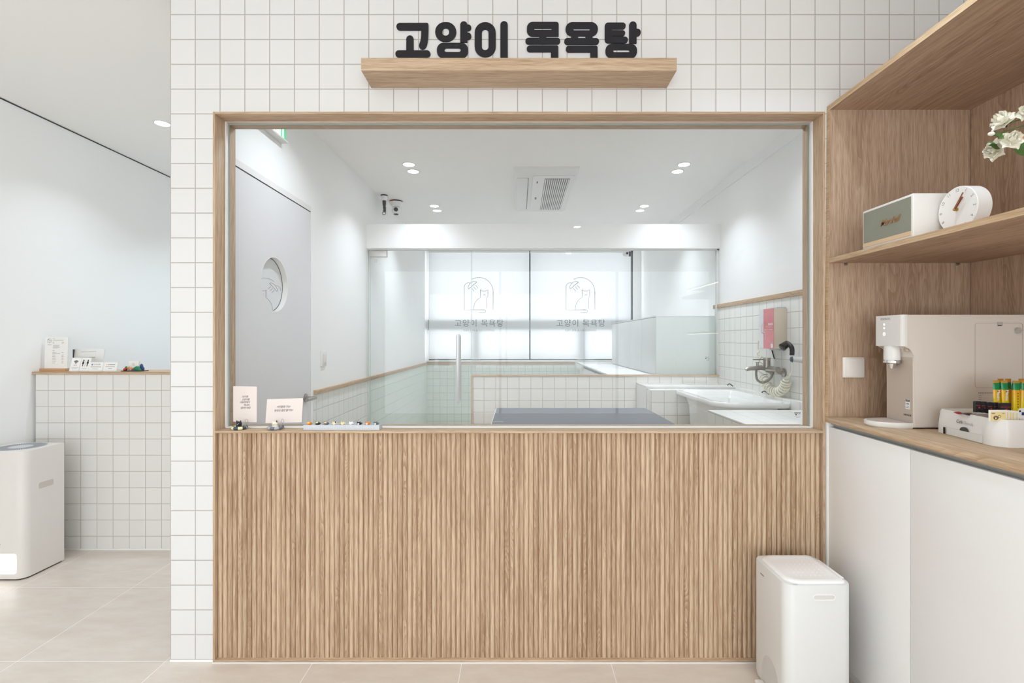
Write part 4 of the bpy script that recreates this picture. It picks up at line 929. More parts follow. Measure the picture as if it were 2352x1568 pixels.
def d_bank(fn, W, H, pp):
    mb = MB(); mb.prism(circ(W/2-0.025, H-0.015, 0.0035, 14), fn, 0.0007, 0.001); mb.build('yellow_dot', pbr('badge_yellow', (226, 196, 40), 0.5), pp, smooth=False)
    mb = MB(); bars(mb, fn, W/2+0.004, H-0.015, 0.040, 0.0045, 0.0075); bars(mb, fn, W/2, H-0.028, 0.060, 0.003, 0.0046); bars(mb, fn, W/2, H-0.039, 0.020, 0.003, 0.0046); mb.build('print_lines', GINK, pp, smooth=False)
signstand(158, 181, 822, 'upright acrylic sign stand with a wireless symbol', d_wifi)
signstand(180, 203, 822, 'upright acrylic sign stand with man and woman toilet symbols', d_wc)
signstand(201, 234, 832, 'low acrylic sign stand with a blue parking symbol', d_park)
signstand(235, 267, 832, 'low acrylic sign stand with a small yellow dot, rightmost of the stands', d_bank)
# business card holder
cx0 = (281-CX)*3.10/F; cx1 = (330-CX)*3.10/F
bh = thing('card_holder', ((cx0+cx1)/2, 1.11, LZ), 'card holder with green bushes, red ball and orange cat figure on dark base', 'card holder')
m = MB(); m.prism(rr(cx0, 1.08, cx1, 1.15, 0.012), lambda u, v, t: Vector((u, v, t)), LZ, LZ+0.005); m.build('base', pbr('dark_walnut', (74, 52, 46), 0.5), bh)
m = MB(); m.prism(rr(cx0+0.020, LZ+0.006, cx0+0.083, LZ+0.064, 0.001), FXZ, 1.125, 1.137); cdd = m.build('business_cards', PAPER, bh)
m = MB(); logo(m, lambda u, v, t: Vector((cx0+0.050+u, 1.125-t, LZ+0.042+v)), 0.000035, 0.0006, 0.0002, 0.0005, False); m.build('printed_logo', LINK, cdd, smooth=False)
GRN = pbr('bush_green', (22, 122, 84), 0.6)
m = MB(); m.sphere((cx0+0.015, 1.112, LZ+0.018), (0.009, 0.008, 0.014)); m.sphere((cx0+0.007, 1.108, LZ+0.010), (0.008, 0.007, 0.008)); m.build('bush', GRN, bh)
m = MB(); m.sphere((cx1-0.045, 1.105, LZ+0.016), (0.020, 0.012, 0.017)); m.sphere((cx1-0.030, 1.103, LZ+0.010), (0.014, 0.010, 0.010)); m.build('bush', GRN, bh)
m = MB(); m.sphere((cx1-0.032, 1.125, LZ+0.028), (0.010, 0.008, 0.019)); m.sphere((cx1-0.024, 1.125, LZ+0.015), (0.009, 0.008, 0.014)); m.build('cypress', pbr('cypress_blue', (52, 74, 130), 0.6), bh)
m = MB(); m.sphere((cx0+0.017, 1.098, LZ+0.013), 0.0085); m.build('red_ball', pbr('ball_red', (206, 44, 40), 0.4), bh)
m = MB(); m.sphere((cx0+0.046, 1.108, LZ+0.016), (0.017, 0.008, 0.008)); m.sphere((cx0+0.031, 1.106, LZ+0.021), 0.008); m.tube([(cx0+0.06, 1.108, LZ+0.017), (cx0+0.075, 1.108, LZ+0.025)], 0.003)
for lx in (0.034, 0.039, 0.053, 0.058): m.cyl((cx0+lx, 1.108, LZ+0.005), (cx0+lx, 1.108, LZ+0.014), 0.0025, n=8)
for lx in (0.027, 0.034): m.cyl((cx0+lx, 1.106, LZ+0.026), (cx0+lx, 1.106, LZ+0.032), 0.0028, 0.0003, n=8)
m.build('cat_figure', pbr('fox_orange', (206, 140, 74), 0.6), bh)
m = MB(); m.sphere((cx0+0.056, 1.095, LZ+0.010), 0.006); m.build('lilac_ball', pbr('ball_lilac', (150, 146, 214), 0.5), bh)

# ------------------------------------------------------------------ cards and cats on the sill
SILL = 0.9306
CARD = pbr('pale_pink_card', (234, 224, 220), 0.65); PEN = pbr('brush_ink', (40, 34, 44), 0.6)
def card(quad, label, lines, size, shear, cxp, cyp, lh):
    Zc = 2.0755; pts = [P(a, b_, Zc) for a, b_ in quad]
    c = sum(pts, Vector())/4
    t = thing('note_card', (c.x, c.y, min(q.z for q in pts)), label, 'note card', 'pale pink note cards taped to the viewing glass')
    mb = MB(); mb.loft([[q for q in pts], [q+Vector((0, 0.0008, 0)) for q in pts]]); mb.build('card', CARD, t, smooth=False)
    for i, (ln, ox) in enumerate(lines):
        pc = P(cxp+ox, cyp+lh*i, Zc-0.0006)
        text(ln, size, pc, (1, 0, 0.03), (0, 0, 1), PEN, t, 'handwriting', th=0.0001, shear=shear, spacing=0.86, bold=-0.00005)
card([(535.5, 886.5), (590, 887.5), (589.5, 969.5), (535.5, 968)], 'upright pale pink card with five short handwritten lines', [('대기중', -1), ('고양이를', 0), ('이동장에서', -2), ('꺼내지', 2), ('말아주세요', 0)], 0.0098, 0.25, 564, 911, 6.4)
card([(613.5, 916.5), (696, 914), (693, 969.5), (609.5, 971)], 'landscape pale pink card with two handwritten lines', [('사진촬영 가능!', 0), ('동영상 촬영 불가능!', 0)], 0.0105, 0.25, 651, 934, 8.4)
# swimming-ring cats with photo clips
def ringcat(px, catc, ca, cb, label, facec, earpatch=None):
    c = Vector(((px-CX)*2.032/F, 0.032, SILL))
    t = thing('cat_ring_figurine', c, label, 'figurine', 'cat figurines in swim rings on the sill')
    # swim ring as alternating segments
    for w_, mt in ((0, ca), (1, cb)):
        mb = MB()
        for k in range(10):
            if k % 2 != w_: continue
            pts = [c+Vector((0.024*math.cos(a), 0.021*math.sin(a), 0.0066)) for a in [2*PI*(k+j/5)/10 for j in range(6)]]
            mb.tube(pts, 0.0066, 12, False)
        mb.build('ring_band', mt, t)
    mb = MB(); mb.lathe(c, (0, 0, 1), [(0.003, 0.013), (0.010, 0.0125), (0.016, 0.010), (0.019, 0.008)], 20)
    hc = c+Vector((0, -0.002, 0.0235)); mb.sphere(hc, (0.0118, 0.0105, 0.0098), seg=20, rings=12)
    for s_ in (-1, 1): mb.cyl(hc+Vector((s_*0.0068, 0, 0.0055)), hc+Vector((s_*0.0080, 0, 0.0135)), 0.0042, 0.0008, n=8)
    o = mb.build('cat', catc, t)
    mb = MB()
    for s_ in (-1, 1): mb.sphere(hc+Vector((s_*0.0042, -0.0094, 0.001)), (0.0013, 0.0006, 0.0009), seg=8, rings=6)
    mb.sphere(hc+Vector((0, -0.0100, -0.0025)), (0.0018, 0.0008, 0.0011), seg=8, rings=6); mb.build('face', facec, o)
    if earpatch:
        mb = MB(); mb.cyl(hc+Vector((0.0068, -0.0002, 0.0062)), hc+Vector((0.0081, -0.0002, 0.0142)), 0.0044, 0.001, n=8); mb.build('ear_patch', earpatch, o)
    kb = c+Vector((0.026, 0.008, 0.010)); mb = MB(); mb.sphere(kb, 0.0058); mb.build('clip_ball', pbr('slate_ball', (86, 92, 104), 0.5), t)
    mb = MB(); b0 = kb+Vector((0, 0, 0.004)); b1 = kb+Vector((0, 0, 0.0155))
    mb.tube([b0, b1], 0.0007, 6)
    lp = [b1+Vector((x, 0, z)) for x, z in ((-0.0058, 0), (-0.0058, 0.002), (-0.005, 0.009), (-0.003, 0.0135), (0, 0.015), (0.003, 0.0135), (0.005, 0.009), (0.0058, 0.002), (0.0058, 0), (-0.0058, 0))]
    mb.tube(lp, 0.0007, 6); mb.build('wire_clip', STEEL, t)
BCAT = pbr('black_cat', (30, 30, 40), 0.35); WCAT = pbr('white_cat', (240, 232, 214), 0.4)
ringcat(549, BCAT, pbr('ring_cream', (238, 232, 186), 0.4), pbr('ring_slate', (66, 78, 96), 0.4), 'black cat figurine in a cream and slate swim ring with a wire clip', WCAT)
ringcat(632, WCAT, pbr('ring_lightgrey', (176, 180, 186), 0.4), pbr('ring_grey', (112, 118, 130), 0.4), 'white cat figurine in a grey swim ring with a wire clip', BCAT, pbr('patch_brown', (96, 50, 44), 0.5))
# nine bathtub cats
TUB = tiles('tiny_tile', 'x', 'z', -0.875, SILL, 0.0086, 0.0066, (206, 212, 220), (186, 192, 202), 0.0003, 0.4, 0.0, 0.1, 0.001)
cats = [('orange', (240, 142, 40), 'back', 'first bathtub cat from the left: orange cat seen from behind with a yellow towel'), ('black', (46, 46, 48), 'back', 'second bathtub cat: black cat seen from behind with a yellow towel'),
        ('grey', (112, 112, 118), 'back', 'third bathtub cat: grey cat seen from behind with a yellow towel'), ('calico', (242, 232, 214), 'towel', 'fourth bathtub cat: white cat with one black ear'),
        ('cream', (246, 228, 196), 'towel', 'fifth bathtub cat: cream cat with a pale yellow towel'), ('white', (244, 242, 240), 'front', 'sixth bathtub cat: plain white cat facing out'),
        ('tuxedo', (40, 42, 48), 'lying', 'seventh bathtub cat: black cat with white muzzle and raised tail'), ('ginger', (238, 138, 50), 'lying', 'eighth bathtub cat: orange cat with white muzzle and raised tail'), ('silver', (104, 108, 114), 'lying', 'ninth bathtub cat at the right end: grey cat with white muzzle and raised tail')]
YT = pbr('towel_yellow', (244, 218, 120), 0.6); MUZ = pbr('muzzle_white', (246, 240, 236), 0.5); PINK = pbr('nose_pink', (226, 160, 150), 0.5)
for i, (nm, c_, kind_, lb) in enumerate(cats):
    xa = -0.875+0.03427*i; xb = xa+0.0340; y0_, y1_ = 0.014, 0.056
    t = thing('bathtub_cat_figurine', ((xa+xb)/2, (y0_+y1_)/2, SILL), lb, 'figurine', 'row of tiny cats in tiled bathtubs on the sill')
    mb = MB(); mb.box(xa, xb, y0_, y1_, SILL+0.0001, SILL+0.017); 
    for (a, b_, c, d) in ((xa, xb, y0_, y0_+0.004), (xa, xb, y1_-0.004, y1_), (xa, xa+0.004, y0_+0.004, y1_-0.004), (xb-0.004, xb, y0_+0.004, y1_-0.004)): mb.box(a, b_, c, d, SILL+0.017, SILL+0.0205)
    mb.build('tub', TUB, t, smooth=False)
    cm = pbr('cat_'+nm, c_, 0.5); hc = Vector(((xa+xb)/2+(0.002 if kind_ != 'lying' else -0.0005), y0_+0.008, SILL+0.0255))
    mb = MB(); mb.sphere(hc, (0.0078, 0.0068, 0.0062)); mb.sphere(hc+Vector((0.002, 0.010, -0.002)), (0.0075, 0.010, 0.005))
    for s_ in (-1, 1): mb.cyl(hc+Vector((s_*0.0048, 0, 0.003)), hc+Vector((s_*0.0060, 0, 0.0088)), 0.003, 0.0005, n=8)
    if kind_ == 'lying':
        mb.tube([hc+Vector((0.004, 0.002, -0.003)), hc+Vector((0.010, 0, -0.002)), hc+Vector((0.0145, 0, 0.003))], [0.0022, 0.0018, 0.0015], 8)
    cb_ = mb.build('cat', cm, t)
    if kind_ in ('back', 'towel'):
        mb = MB(); mb.sphere(hc+Vector((-0.0005, -0.0003, 0.0030)), (0.0062, 0.0062, 0.0038)); mb.build('folded_towel', YT, cb_)
    if kind_ == 'lying':
        mb = MB(); mb.sphere(hc+Vector((0, -0.0052, -0.0012)), (0.0046, 0.0026, 0.0036)); mb.build('muzzle', MUZ, cb_)
    if nm == 'calico':
        mb = MB(); mb.cyl(hc+Vector((0.0046, -0.0003, 0.0028)), hc+Vector((0.0060, -0.0003, 0.0092)), 0.0033, 0.0006, n=8); mb.build('black_ear', BCAT, cb_)
    if kind_ in ('towel', 'front'):
        mb = MB()
        for s_ in (-1, 1): mb.sphere(hc+Vector((s_*0.003, -0.0063, 0.0006)), 0.0006, seg=8, rings=6)
        mb.build('eyes', BCAT, cb_)
        mb = MB(); mb.sphere(hc+Vector((0, -0.0066, -0.0012)), 0.0008, seg=8, rings=6); mb.build('nose', PINK, cb_)

# ------------------------------------------------------------------ inner room: exit sign, switch, ceiling unit, cameras
ex = thing('exit_sign', (-1.288, 0.54, 2.376), 'green and white emergency exit sign on the wall above the flush door', 'exit sign')
m = MB(); m.box(-1.3038, -1.273, 0.363, 0.713, 2.376, 2.536, 0.003); m.box(-1.3038, -1.262, 0.355, 0.721, 2.370, 2.380, 0.002); m.build('housing', WPLAST, ex)
m = MB(); m.box(-1.2728, -1.2715, 0.37, 0.706, 2.384, 2.532); pnx = m.build('panel', emis('exit_panel_white', (240, 250, 244), 0.7), ex, smooth=False)
EXG = emis('exit_green', (70, 200, 140), 0.5)
m = MB()
m.box(-1.2715, -1.2708, 0.37, 0.50, 2.384, 2.532)
def EX(u, v, t): return Vector((-1.2715+t, u, v))
m.prism(circ(0.60, 2.512, 0.012, 16), EX, 0, 0.0008); m.ribbon([(0.595, 2.50), (0.585, 2.46), (0.605, 2.43), (0.590, 2.395)], 0.014, EX, 0, 0.0008); m.ribbon([(0.585, 2.46), (0.56, 2.44), (0.535, 2.42)], 0.012, EX, 0, 0.0008); m.ribbon([(0.595, 2.495), (0.625, 2.48), (0.64, 2.455)], 0.009, EX, 0, 0.0008)
m.ribbon([(0.66, 2.386), (0.66, 2.53)], 0.012, EX, 0, 0.0008); m.box(-1.2715, -1.2708, 0.685, 0.706, 2.384, 2.532)
m.build('running_figure', EXG, pnx, smooth=False)
ls = thing('light_switch', (-1.30, 1.30, 1.17), 'white upright light switch on the left inner wall beside the door', 'switch')
m = MB(); m.box(-1.3038, -1.294, 1.262, 1.338, 1.122, 1.222, 0.002); m.build('plate', WPLAST, ls)
m = MB(); m.box(-1.2939, -1.290, 1.285, 1.322, 1.142, 1.202, 0.001); m.build('rocker', SATIN, ls)

ac = thing('ceiling_air_conditioner', (0.215, 2.4, ICEIL), 'white one-way cassette air conditioner in the inner ceiling', 'air conditioner')
ACW = pbr('ac_white', (232, 233, 231), 0.4)
m = MB(); m.loft([[Vector((a, b_, ICEIL-0.0003)) for a, b_ in rr(-0.038, 1.80, 0.466, 3.04, 0.01)], [Vector((a, b_, ICEIL-0.008)) for a, b_ in rr(-0.038, 1.80, 0.466, 3.04, 0.01)], [Vector((a, b_, ICEIL-0.028)) for a, b_ in rr(-0.02, 1.86, 0.45, 3.02, 0.02)]]); m.build('fascia', ACW, ac)
m = MB(); m.box(-0.014, 0.072, 1.98, 2.93, ICEIL-0.034, ICEIL-0.0285, 0.002); m.build('air_flap', WPLAST, ac)
m = MB(); m.box(0.073, 0.0765, 1.98, 2.93, ICEIL-0.031, ICEIL-0.0285); m.build('flap_gap', DARK, ac, smooth=False)
m = MB(); m.prism(rr(0.112, 1.92, 0.442, 3.0, 0.02), lambda u, v, t: Vector((u, v, t)), ICEIL-0.034, ICEIL-0.0285); gp = m.build('grille_panel', WPLAST, ac)
m = MB(); m.box(0.208, 0.410, 1.98, 2.93, ICEIL-0.0347, ICEIL-0.0342); m.build('grille_dark', pbr('grille_shadow_grey', (120, 122, 120), 0.6), gp, smooth=False)
m = MB()
for k in range(12): m.box(0.2115+0.0168*k, 0.2215+0.0168*k, 1.985, 2.925, ICEIL-0.040, ICEIL-0.0348, 0.001)
m.build('grille_slats', WPLAST, gp)
m = MB(); m.box(0.145, 0.158, 2.50, 2.57, ICEIL-0.0346, ICEIL-0.0342); m.box(0.145, 0.155, 2.05, 2.10, ICEIL-0.0346, ICEIL-0.0342); m.build('badge', GINK, gp, smooth=False)

cb = thing('security_camera', (-1.235, 2.55, ICEIL), 'black and white bullet camera hanging from the inner ceiling by the left wall', 'security camera')
c0 = Vector((-1.235, 2.55, ICEIL))
m = MB(); m.lathe(c0, (0, 0, -1), [(0.0003, 0.031), (0.012, 0.031)], 28); m.build('ceiling_base', BLACKP, cb)
m = MB(); m.lathe(c0, (0, 0, -1), [(0.012, 0.030), (0.022, 0.029), (0.040, 0.023), (0.052, 0.021)], 28); m.build('white_collar', WPLAST, cb)
m = MB(); m.cyl(c0-Vector((0, 0, 0.052)), c0-Vector((0, 0, 0.100)), 0.017, 0.014); m.sphere(c0-Vector((-0.002, 0, 0.112)), 0.014); m.cyl(c0+Vector((0.003, 0.0, -0.115)), c0+Vector((0.006, -0.01, -0.155)), 0.013, 0.012); m.build('body', BLACKP, cb)
m = MB(); m.tube([c0+Vector((0.006, -0.012, -0.15)), c0+Vector((-0.012, -0.015, -0.165)), c0+Vector((-0.01, -0.015, -0.182)), c0+Vector((0.012, -0.015, -0.185)), c0+Vector((0.018, -0.012, -0.165)), c0+Vector((0.008, -0.01, -0.15))], 0.003, 8); m.build('cable', DARK, cb)
m = MB(); m.tube([c0+Vector((0.02, 0, -0.06)), c0+Vector((0.024, 0, -0.12)), c0+Vector((0.024, 0, -0.19))], 0.003, 8); m.build('aerial', WPLAST, cb)
c1 = Vector((-1.175, 2.75, ICEIL))
cc = thing('security_camera', c1, 'round white pan-tilt camera upside down on the inner ceiling, right of the bullet camera', 'security camera')
m = MB(); m.lathe(c1, (0, 0, -1), [(0.0003, 0.060), (0.010, 0.062), (0.020, 0.058)], 36); m.build('black_base', BLACKP, cc)
m = MB(); m.lathe(c1, (0, 0, -1), [(0.012, 0.064), (0.028, 0.060), (0.045, 0.046), (0.056, 0.036)], 36); m.build('white_neck', WPLAST, cc)
m = MB(); m.sphere(c1-Vector((0, 0.0, 0.092)), 0.042, seg=28, rings=18); hd = m.build('camera_head', WPLAST, cc)
m = MB(); m.lathe(c1-Vector((-0.006, 0.030, 0.088)), (0.15, -1, -0.1), [(0, 0.020), (0.012, 0.0195), (0.014, 0.016)], 24); m.build('lens', BLACKP, hd)
m = MB(); m.sphere(c1-Vector((0, 0.004, 0.122)), (0.026, 0.024, 0.013)); m.build('foot', BLACKP, hd)
m = MB(); m.box(c1.x-0.032, c1.x-0.014, c1.y-0.0635, c1.y-0.06, ICEIL-0.017, ICEIL-0.006); m.build('red_sticker', pbr('sticker_red', (196, 76, 66), 0.5), cc)
c2 = Vector((1.44, 4.55, ICEIL))
c3 = P(1441, 583, 6.5)
cs = thing('security_camera', (c3.x, c3.y, c3.z+0.02), 'small white camera near the upper right corner of the far window', 'security camera')
m = MB(); m.cyl((c3.x, c3.y, c3.z), (c3.x, c3.y, ICEIL), 0.006, n=10); m.cyl((c3.x, c3.y, ICEIL-0.006), (c3.x, c3.y, ICEIL), 0.03); m.build('stem', WPLAST, cs)
m = MB(); m.sphere((c3.x-0.02, c3.y, c3.z), (0.042, 0.036, 0.036)); hd = m.build('camera_head', WPLAST, cs)
m = MB(); m.cyl((c3.x-0.012, c3.y-0.034, c3.z+0.004), (c3.x-0.01, c3.y-0.044, c3.z+0.002), 0.014); m.cyl((c3.x+0.03, c3.y-0.01, c3.z+0.03), (c3.x+0.03, c3.y-0.01, c3.z-0.035), 0.012); m.build('lens', BLACKP, hd)

# downlights
k = 0
downlight(-2.1, 2.35, FCEIL-0.0002, FRONT_W*2.2, 'added round downlight deep in the reception passage behind the half wall', 'reception downlights')  # unseen lamp, added to brighten the passage end wall
for x, y, where in ((-0.832, 1.75, 'left ceiling light pair nearest the viewing window, front lamp'), (-0.832, 1.905, 'left ceiling light pair nearest the viewing window, rear lamp'), (1.247, 1.75, 'right ceiling light pair nearest the viewing window, front lamp'), (1.247, 1.905, 'right ceiling light pair nearest the viewing window, rear lamp'),
                    (-0.838, 2.914, 'left ceiling light pair above the header beam, front lamp'), (-0.838, 3.088, 'left ceiling light pair above the header beam, rear lamp'), (1.241, 2.914, 'right ceiling light pair above the header beam, front lamp'), (1.241, 3.088, 'right ceiling light pair above the header beam, rear lamp')):
    downlight(x, y, ICEIL-0.0002, INNER_W, 'white round '+where, 'round downlights in the grooming room ceiling', col=(0.83, 0.915, 1.0), spread=1.85)
for x, y, lb in ((-0.832, 0.50, 'left front'), (-0.832, 0.655, 'left rear'), (1.247, 0.50, 'right front'), (1.247, 0.655, 'right rear')):  # unseen lamps, added to brighten the flush door and nearby ceiling
    downlight(x, y, ICEIL-0.0002, INNER_W, 'added white round downlight just inside the viewing window, above its top edge, %s' % lb, 'added downlights above the viewing window edge', col=(0.83, 0.915, 1.0), spread=2.4)
for x, y in ((-0.3, 4.2), (0.9, 4.2)):  # unseen back-room lamps, added for more light behind the header
    downlight(x, y, ICEIL-0.0002, INNER_W, 'added white round downlight behind the header beam, %s' % ('left one' if x < 0 else 'right one'), 'added hidden downlights behind the header beam', col=(0.83, 0.915, 1.0), spread=1.85)
downlight(-2.307, 1.211, FCEIL-0.0002, FRONT_W*1.5, 'round downlight in the ceiling above the reception half wall', 'reception downlights')
for x, y, lb in ((1.03, -0.64, 'round ceiling downlight above the shelf unit and viewing window'), (0.25, -1.12, 'round ceiling downlight in front of the sign, right of its middle'), (-0.62, -1.12, 'round ceiling downlight in front of the sign, left of its middle'), 
              (-2.4, -0.9, 'added round ceiling downlight in front of the reception passage'), (-2.72, -2.2, 'added round ceiling downlight by the side wall behind the camera'), (0.72, -3.98, 'round ceiling downlight behind the camera, seen mirrored in the glass over the header'), (0.8, -5.86, 'round ceiling downlight near the added shop front'),  # passage and side-wall lamps are unseen, added for flatter light
              (3.3, -3.3, 'added round ceiling downlight in the side bay behind the camera, near one'), (3.6, -4.8, 'added round ceiling downlight in the side bay behind the camera, far one')):  # side-bay lamps are unseen, added as fill outside the glass reflections
    downlight(x, y, FCEIL-0.0002, FRONT_W, lb, 'reception ceiling downlights', spread=PI if y < -3.5 else 2.1)
wr = thing('added_shopfront_window', (0.7, -6.55, 0), 'large shop-front window added behind the camera for soft daylight', 'window', kind='structure')  # unseen shop front, added so broad daylight flattens the room lighting
m = MB(); m.box(-2.4, 3.8, -6.556, -6.55, 0.02, 2.5); m.build('window_glass', glass('added_shopfront_glass', (0.97, 0.98, 0.98), 0.04), wr, smooth=False)
for xx in (-2.4, -0.35, 1.7, 3.76):
    m = MB(); m.box(xx, xx+0.04, -6.58, -6.52, 0.0, 2.5); m.build('mullion', GREYAL, wr, smooth=False)
for nm, loc, sx_, sy_, rot in (('added_shopfront_portal', (0.7, -6.60, 1.25), 6.2, 2.5, (PI/2, 0, 0)), ('back_window_portal', (0.17, 5.2, 1.78), 3.0, 1.6, (-PI/2, 0, 0))):
    o = light(nm, loc, sx_, 1, None, (1, 1, 1), 'RECTANGLE', sy_, rot); o.data.cycles.is_portal = True

# linear lamps on the rear part of the right wall (seen reflected in the glass)
for zz, lb in ((1.757, 'slim linear wall lamp behind the camera, upper'), (1.347, 'slim linear wall lamp behind the camera, lower')):
    t = thing('linear_wall_lamp', (1.60, -2.18, zz), lb, 'wall lamp', 'linear lamps behind the camera')
    m = MB(); m.box(1.595, 1.859, -2.55, -1.82, zz+0.006, zz+0.02); m.build('shelf_profile', OAK_Y, t, smooth=False)
    m = MB(); m.box(1.596, 1.604, -2.54, -1.83, zz, zz+0.0058); m.build('diffuser', emis('linear_glow', (255, 240, 220), 14), t, smooth=False)

# ------------------------------------------------------------------ far window with blinds
w2 = thing('window_2', (0.17, 5.06, WZ0), 'wide dark-framed far window behind two printed white blinds', 'window', kind='structure')
m = MB(); FRM = pbr('dark_window_frame', (70, 72, 76), 0.45)
for a, b_, c, d in ((WX0, WX0+0.03, WZ0, WZ1), (WX1-0.03, WX1, WZ0, WZ1), (0.138, 0.168, WZ0, WZ1), (WX0, WX1, WZ0, WZ0+0.03), (WX0, WX1, WZ1-0.03, WZ1)): m.box(a, b_, 5.03, 5.08, c, d)
m.build('window_frame', FRM, w2, smooth=False)
m = MB(); m.box(WX0+0.03, WX1-0.03, 5.052, 5.058, WZ0+0.03, WZ1-0.03); m.build('window_glass', glass('window_glass_clear', (0.98, 0.98, 0.98), 0.04), w2, smooth=False)
m = MB(); m.box(WX0-0.02, WX1, 4.972, 5.03, WZ0-0.018, WZ0, 0.002); m.build('window_sill', WPLAST, w2)
RAIL = pbr('outer_rail_grey', (150, 152, 154), 0.6)
m = MB(); m.box(WX0, WX1, 4.962, 5.0, 1.432, 1.575); m.build('outer_rail', RAIL, w2, smooth=False)
m = MB(); m.box(-0.645, -0.555, 4.985, 5.02, 1.006, 1.432); m.build('outer_post', RAIL, w2, smooth=False)
m = MB(); m.box(0.825, 0.935, 4.985, 5.02, 1.006, 1.432); m.build('outer_post', RAIL, w2, smooth=False)
BL = bpy.data.materials.new('blind_fabric'); BL.use_nodes = True; nt = BL.node_tree; nt.nodes.clear()
out = nt.nodes.new('ShaderNodeOutputMaterial'); df = nt.nodes.new('ShaderNodeBsdfDiffuse'); tl = nt.nodes.new('ShaderNodeBsdfTranslucent'); mx = nt.nodes.new('ShaderNodeMixShader')
df.inputs[0].default_value = (*lin((240, 240, 240)), 1); tl.inputs[0].default_value = (*lin((226, 227, 229)), 1)
tc = nt.nodes.new('ShaderNodeTexCoord'); wv = nt.nodes.new('ShaderNodeTexNoise'); mpn = nt.nodes.new('ShaderNodeMapping'); mpn.inputs['Scale'].default_value = (8, 1, 500); nt.links.new(tc.outputs['Object'], mpn.inputs[0]); nt.links.new(mpn.outputs[0], wv.inputs['Vector']); wv.inputs['Scale'].default_value = 1
mrn = nt.nodes.new('ShaderNodeMapRange'); mrn.inputs['To Min'].default_value = 0.46; mrn.inputs['To Max'].default_value = 0.54; nt.links.new(wv.outputs['Fac'], mrn.inputs['Value'])
nt.links.new(mrn.outputs[0], mx.inputs[0]); nt.links.new(df.outputs[0], mx.inputs[1]); nt.links.new(tl.outputs[0], mx.inputs[2]); nt.links.new(mx.outputs[0], out.inputs[0])
BINK = pbr('blind_grey_print', (84, 85, 88), 0.8); BINKL = pbr('blind_light_print', (130, 131, 134), 0.8); BINKD = pbr('blind_dark_print', (40, 41, 44), 0.8)
for x0_, x1_, cu, lb in ((-1.262, 0.141, 1830/6.03-233.5, 'left white roller blind printed with the cat logo on the far window'), (0.163, 1.562, 1830/6.03, 'right white roller blind printed with the cat logo on the far window')):
    yb = 4.945; Zb = yb-CAMY
    t = thing('roller_blind', ((x0_+x1_)/2, yb, WZ1), lb, 'blind', 'printed roller blinds on the far window')
    mb = MB(); mb.box(x0_, x1_, yb, yb+0.0012, WZ0+0.030, WZ1-0.02); fb = mb.build('fabric', BL, t, smooth=False)
    mb = MB(); mb.box(x0_-0.004, x1_+0.004, yb-0.02, yb+0.045, WZ1-0.045, WZ1+0.02, 0.006); mb.build('headrail', WPLAST, t)
    mb = MB(); mb.box(x0_, x1_, yb-0.004, yb+0.006, WZ0+0.020, WZ0+0.0302, 0.002); mb.build('bottom_bar', WPLAST, t)
    s6 = Zb/F
    cxw = (1030+cu-CX)*s6
    zc = CAMZ+(CY-620-330/6.03)*s6
    fnb = lambda u, v, q, cxw=cxw, zc=zc: Vector((cxw+u, yb-q, zc+v))
    mb = MB(); logo(mb, fnb, s6/6.03, 0.0052, 0.0005, 0.001); mb.build('printed_logo', BINK, fb, smooth=False)
    xt = cxw+0.002
    text('고양이 목욕탕', 0.112, (xt, yb-0.001, CAMZ+(CY-743.0)*s6), (1, 0, 0), (0, 0, 1), BINKD, fb, 'printed_name', th=0.0004, spacing=1.12, bold=-0.0005)
    text('CAT SPA & GROOMING', 0.0375, (xt, yb-0.001, CAMZ+(CY-758.6)*s6), (1, 0, 0), (0, 0, 1), BINKL, fb, 'printed_caption', th=0.0004, spacing=1.12)
mb = MB(); mb.box(1.565, 1.572, 4.955, 4.962, 1.02, 2.54); tag(mb.build('blind_cord', pbr('cord_grey', (170, 170, 172), 0.5), smooth=False), 'thin grey pull cord beside the right blind', 'cord')

# ------------------------------------------------------------------ partition
T_LOW = tiles('low_wall_tile', 'x', 'z', -0.299, 0.0775, col=(236, 234, 229), grout=(182, 176, 168), rough=0.25)
m = MB(); m.box(-0.392, 1.716, 2.24, 2.305, 0, 0.985); struct(m.build('wall_low_partition', T_LOW, smooth=False), 'low white tiled wall under the fixed glass pane', 'half wall')
m = MB(); m.box(-0.408, 1.716, 2.232, 2.315, 0.985, 0.9965, 0.001); struct(m.build('trim_13', OAK_X), 'oak capping board on the low tiled partition', 'trim')
m = MB(); m.box(-0.408, -0.392, 2.232, 2.315, 0.0, 0.985, 0.001); struct(m.build('trim_14', OAK_Z), 'oak upright edge at the end of the low tiled partition', 'trim')
G2 = glass('partition_glass', (0.978, 0.987, 0.984), 0.018)
GE2 = pbr('pale_glass_edge', (196, 210, 204), 0.2)
wp = thing('window_3', (0.65, 2.27, 0.9965), 'fixed clear glass pane of the inner partition above the low tiled wall', 'window', kind='structure')
m = MB(); m.box(-0.404, 1.70, 2.266, 2.276, 0.9970, 2.0755); m.build('glass_pane', G2, wp, smooth=False)
m = MB(); m.box(-0.4065, -0.404, 2.266, 2.276, 0.9970, 2.0755); m.build('glass_edge', GE2, wp, smooth=False)
m = MB(); m.box(1.695, 1.7155, 2.255, 2.287, 0.9970, 2.0755, 0.001); m.build('wall_channel', PALEAL, wp)
m = MB(); m.box(-1.303, 1.7155, 2.255, 2.287, 2.066, 2.0758); m.build('head_channel', PALEAL, wp, smooth=False)
gm = MB()
for k in range(3): mark(gm, 1622.5+k*2.2, 819.5+k % 2, 0.005, 0.005, 4.2655)
mark(gm, 1621.5, 822.5, 0.009, 0.008, 4.2655); mark(gm, 1628, 824, 0.01, 0.004, 4.2655); mark(gm, 1625, 827, 0.02, 0.002, 4.2655)
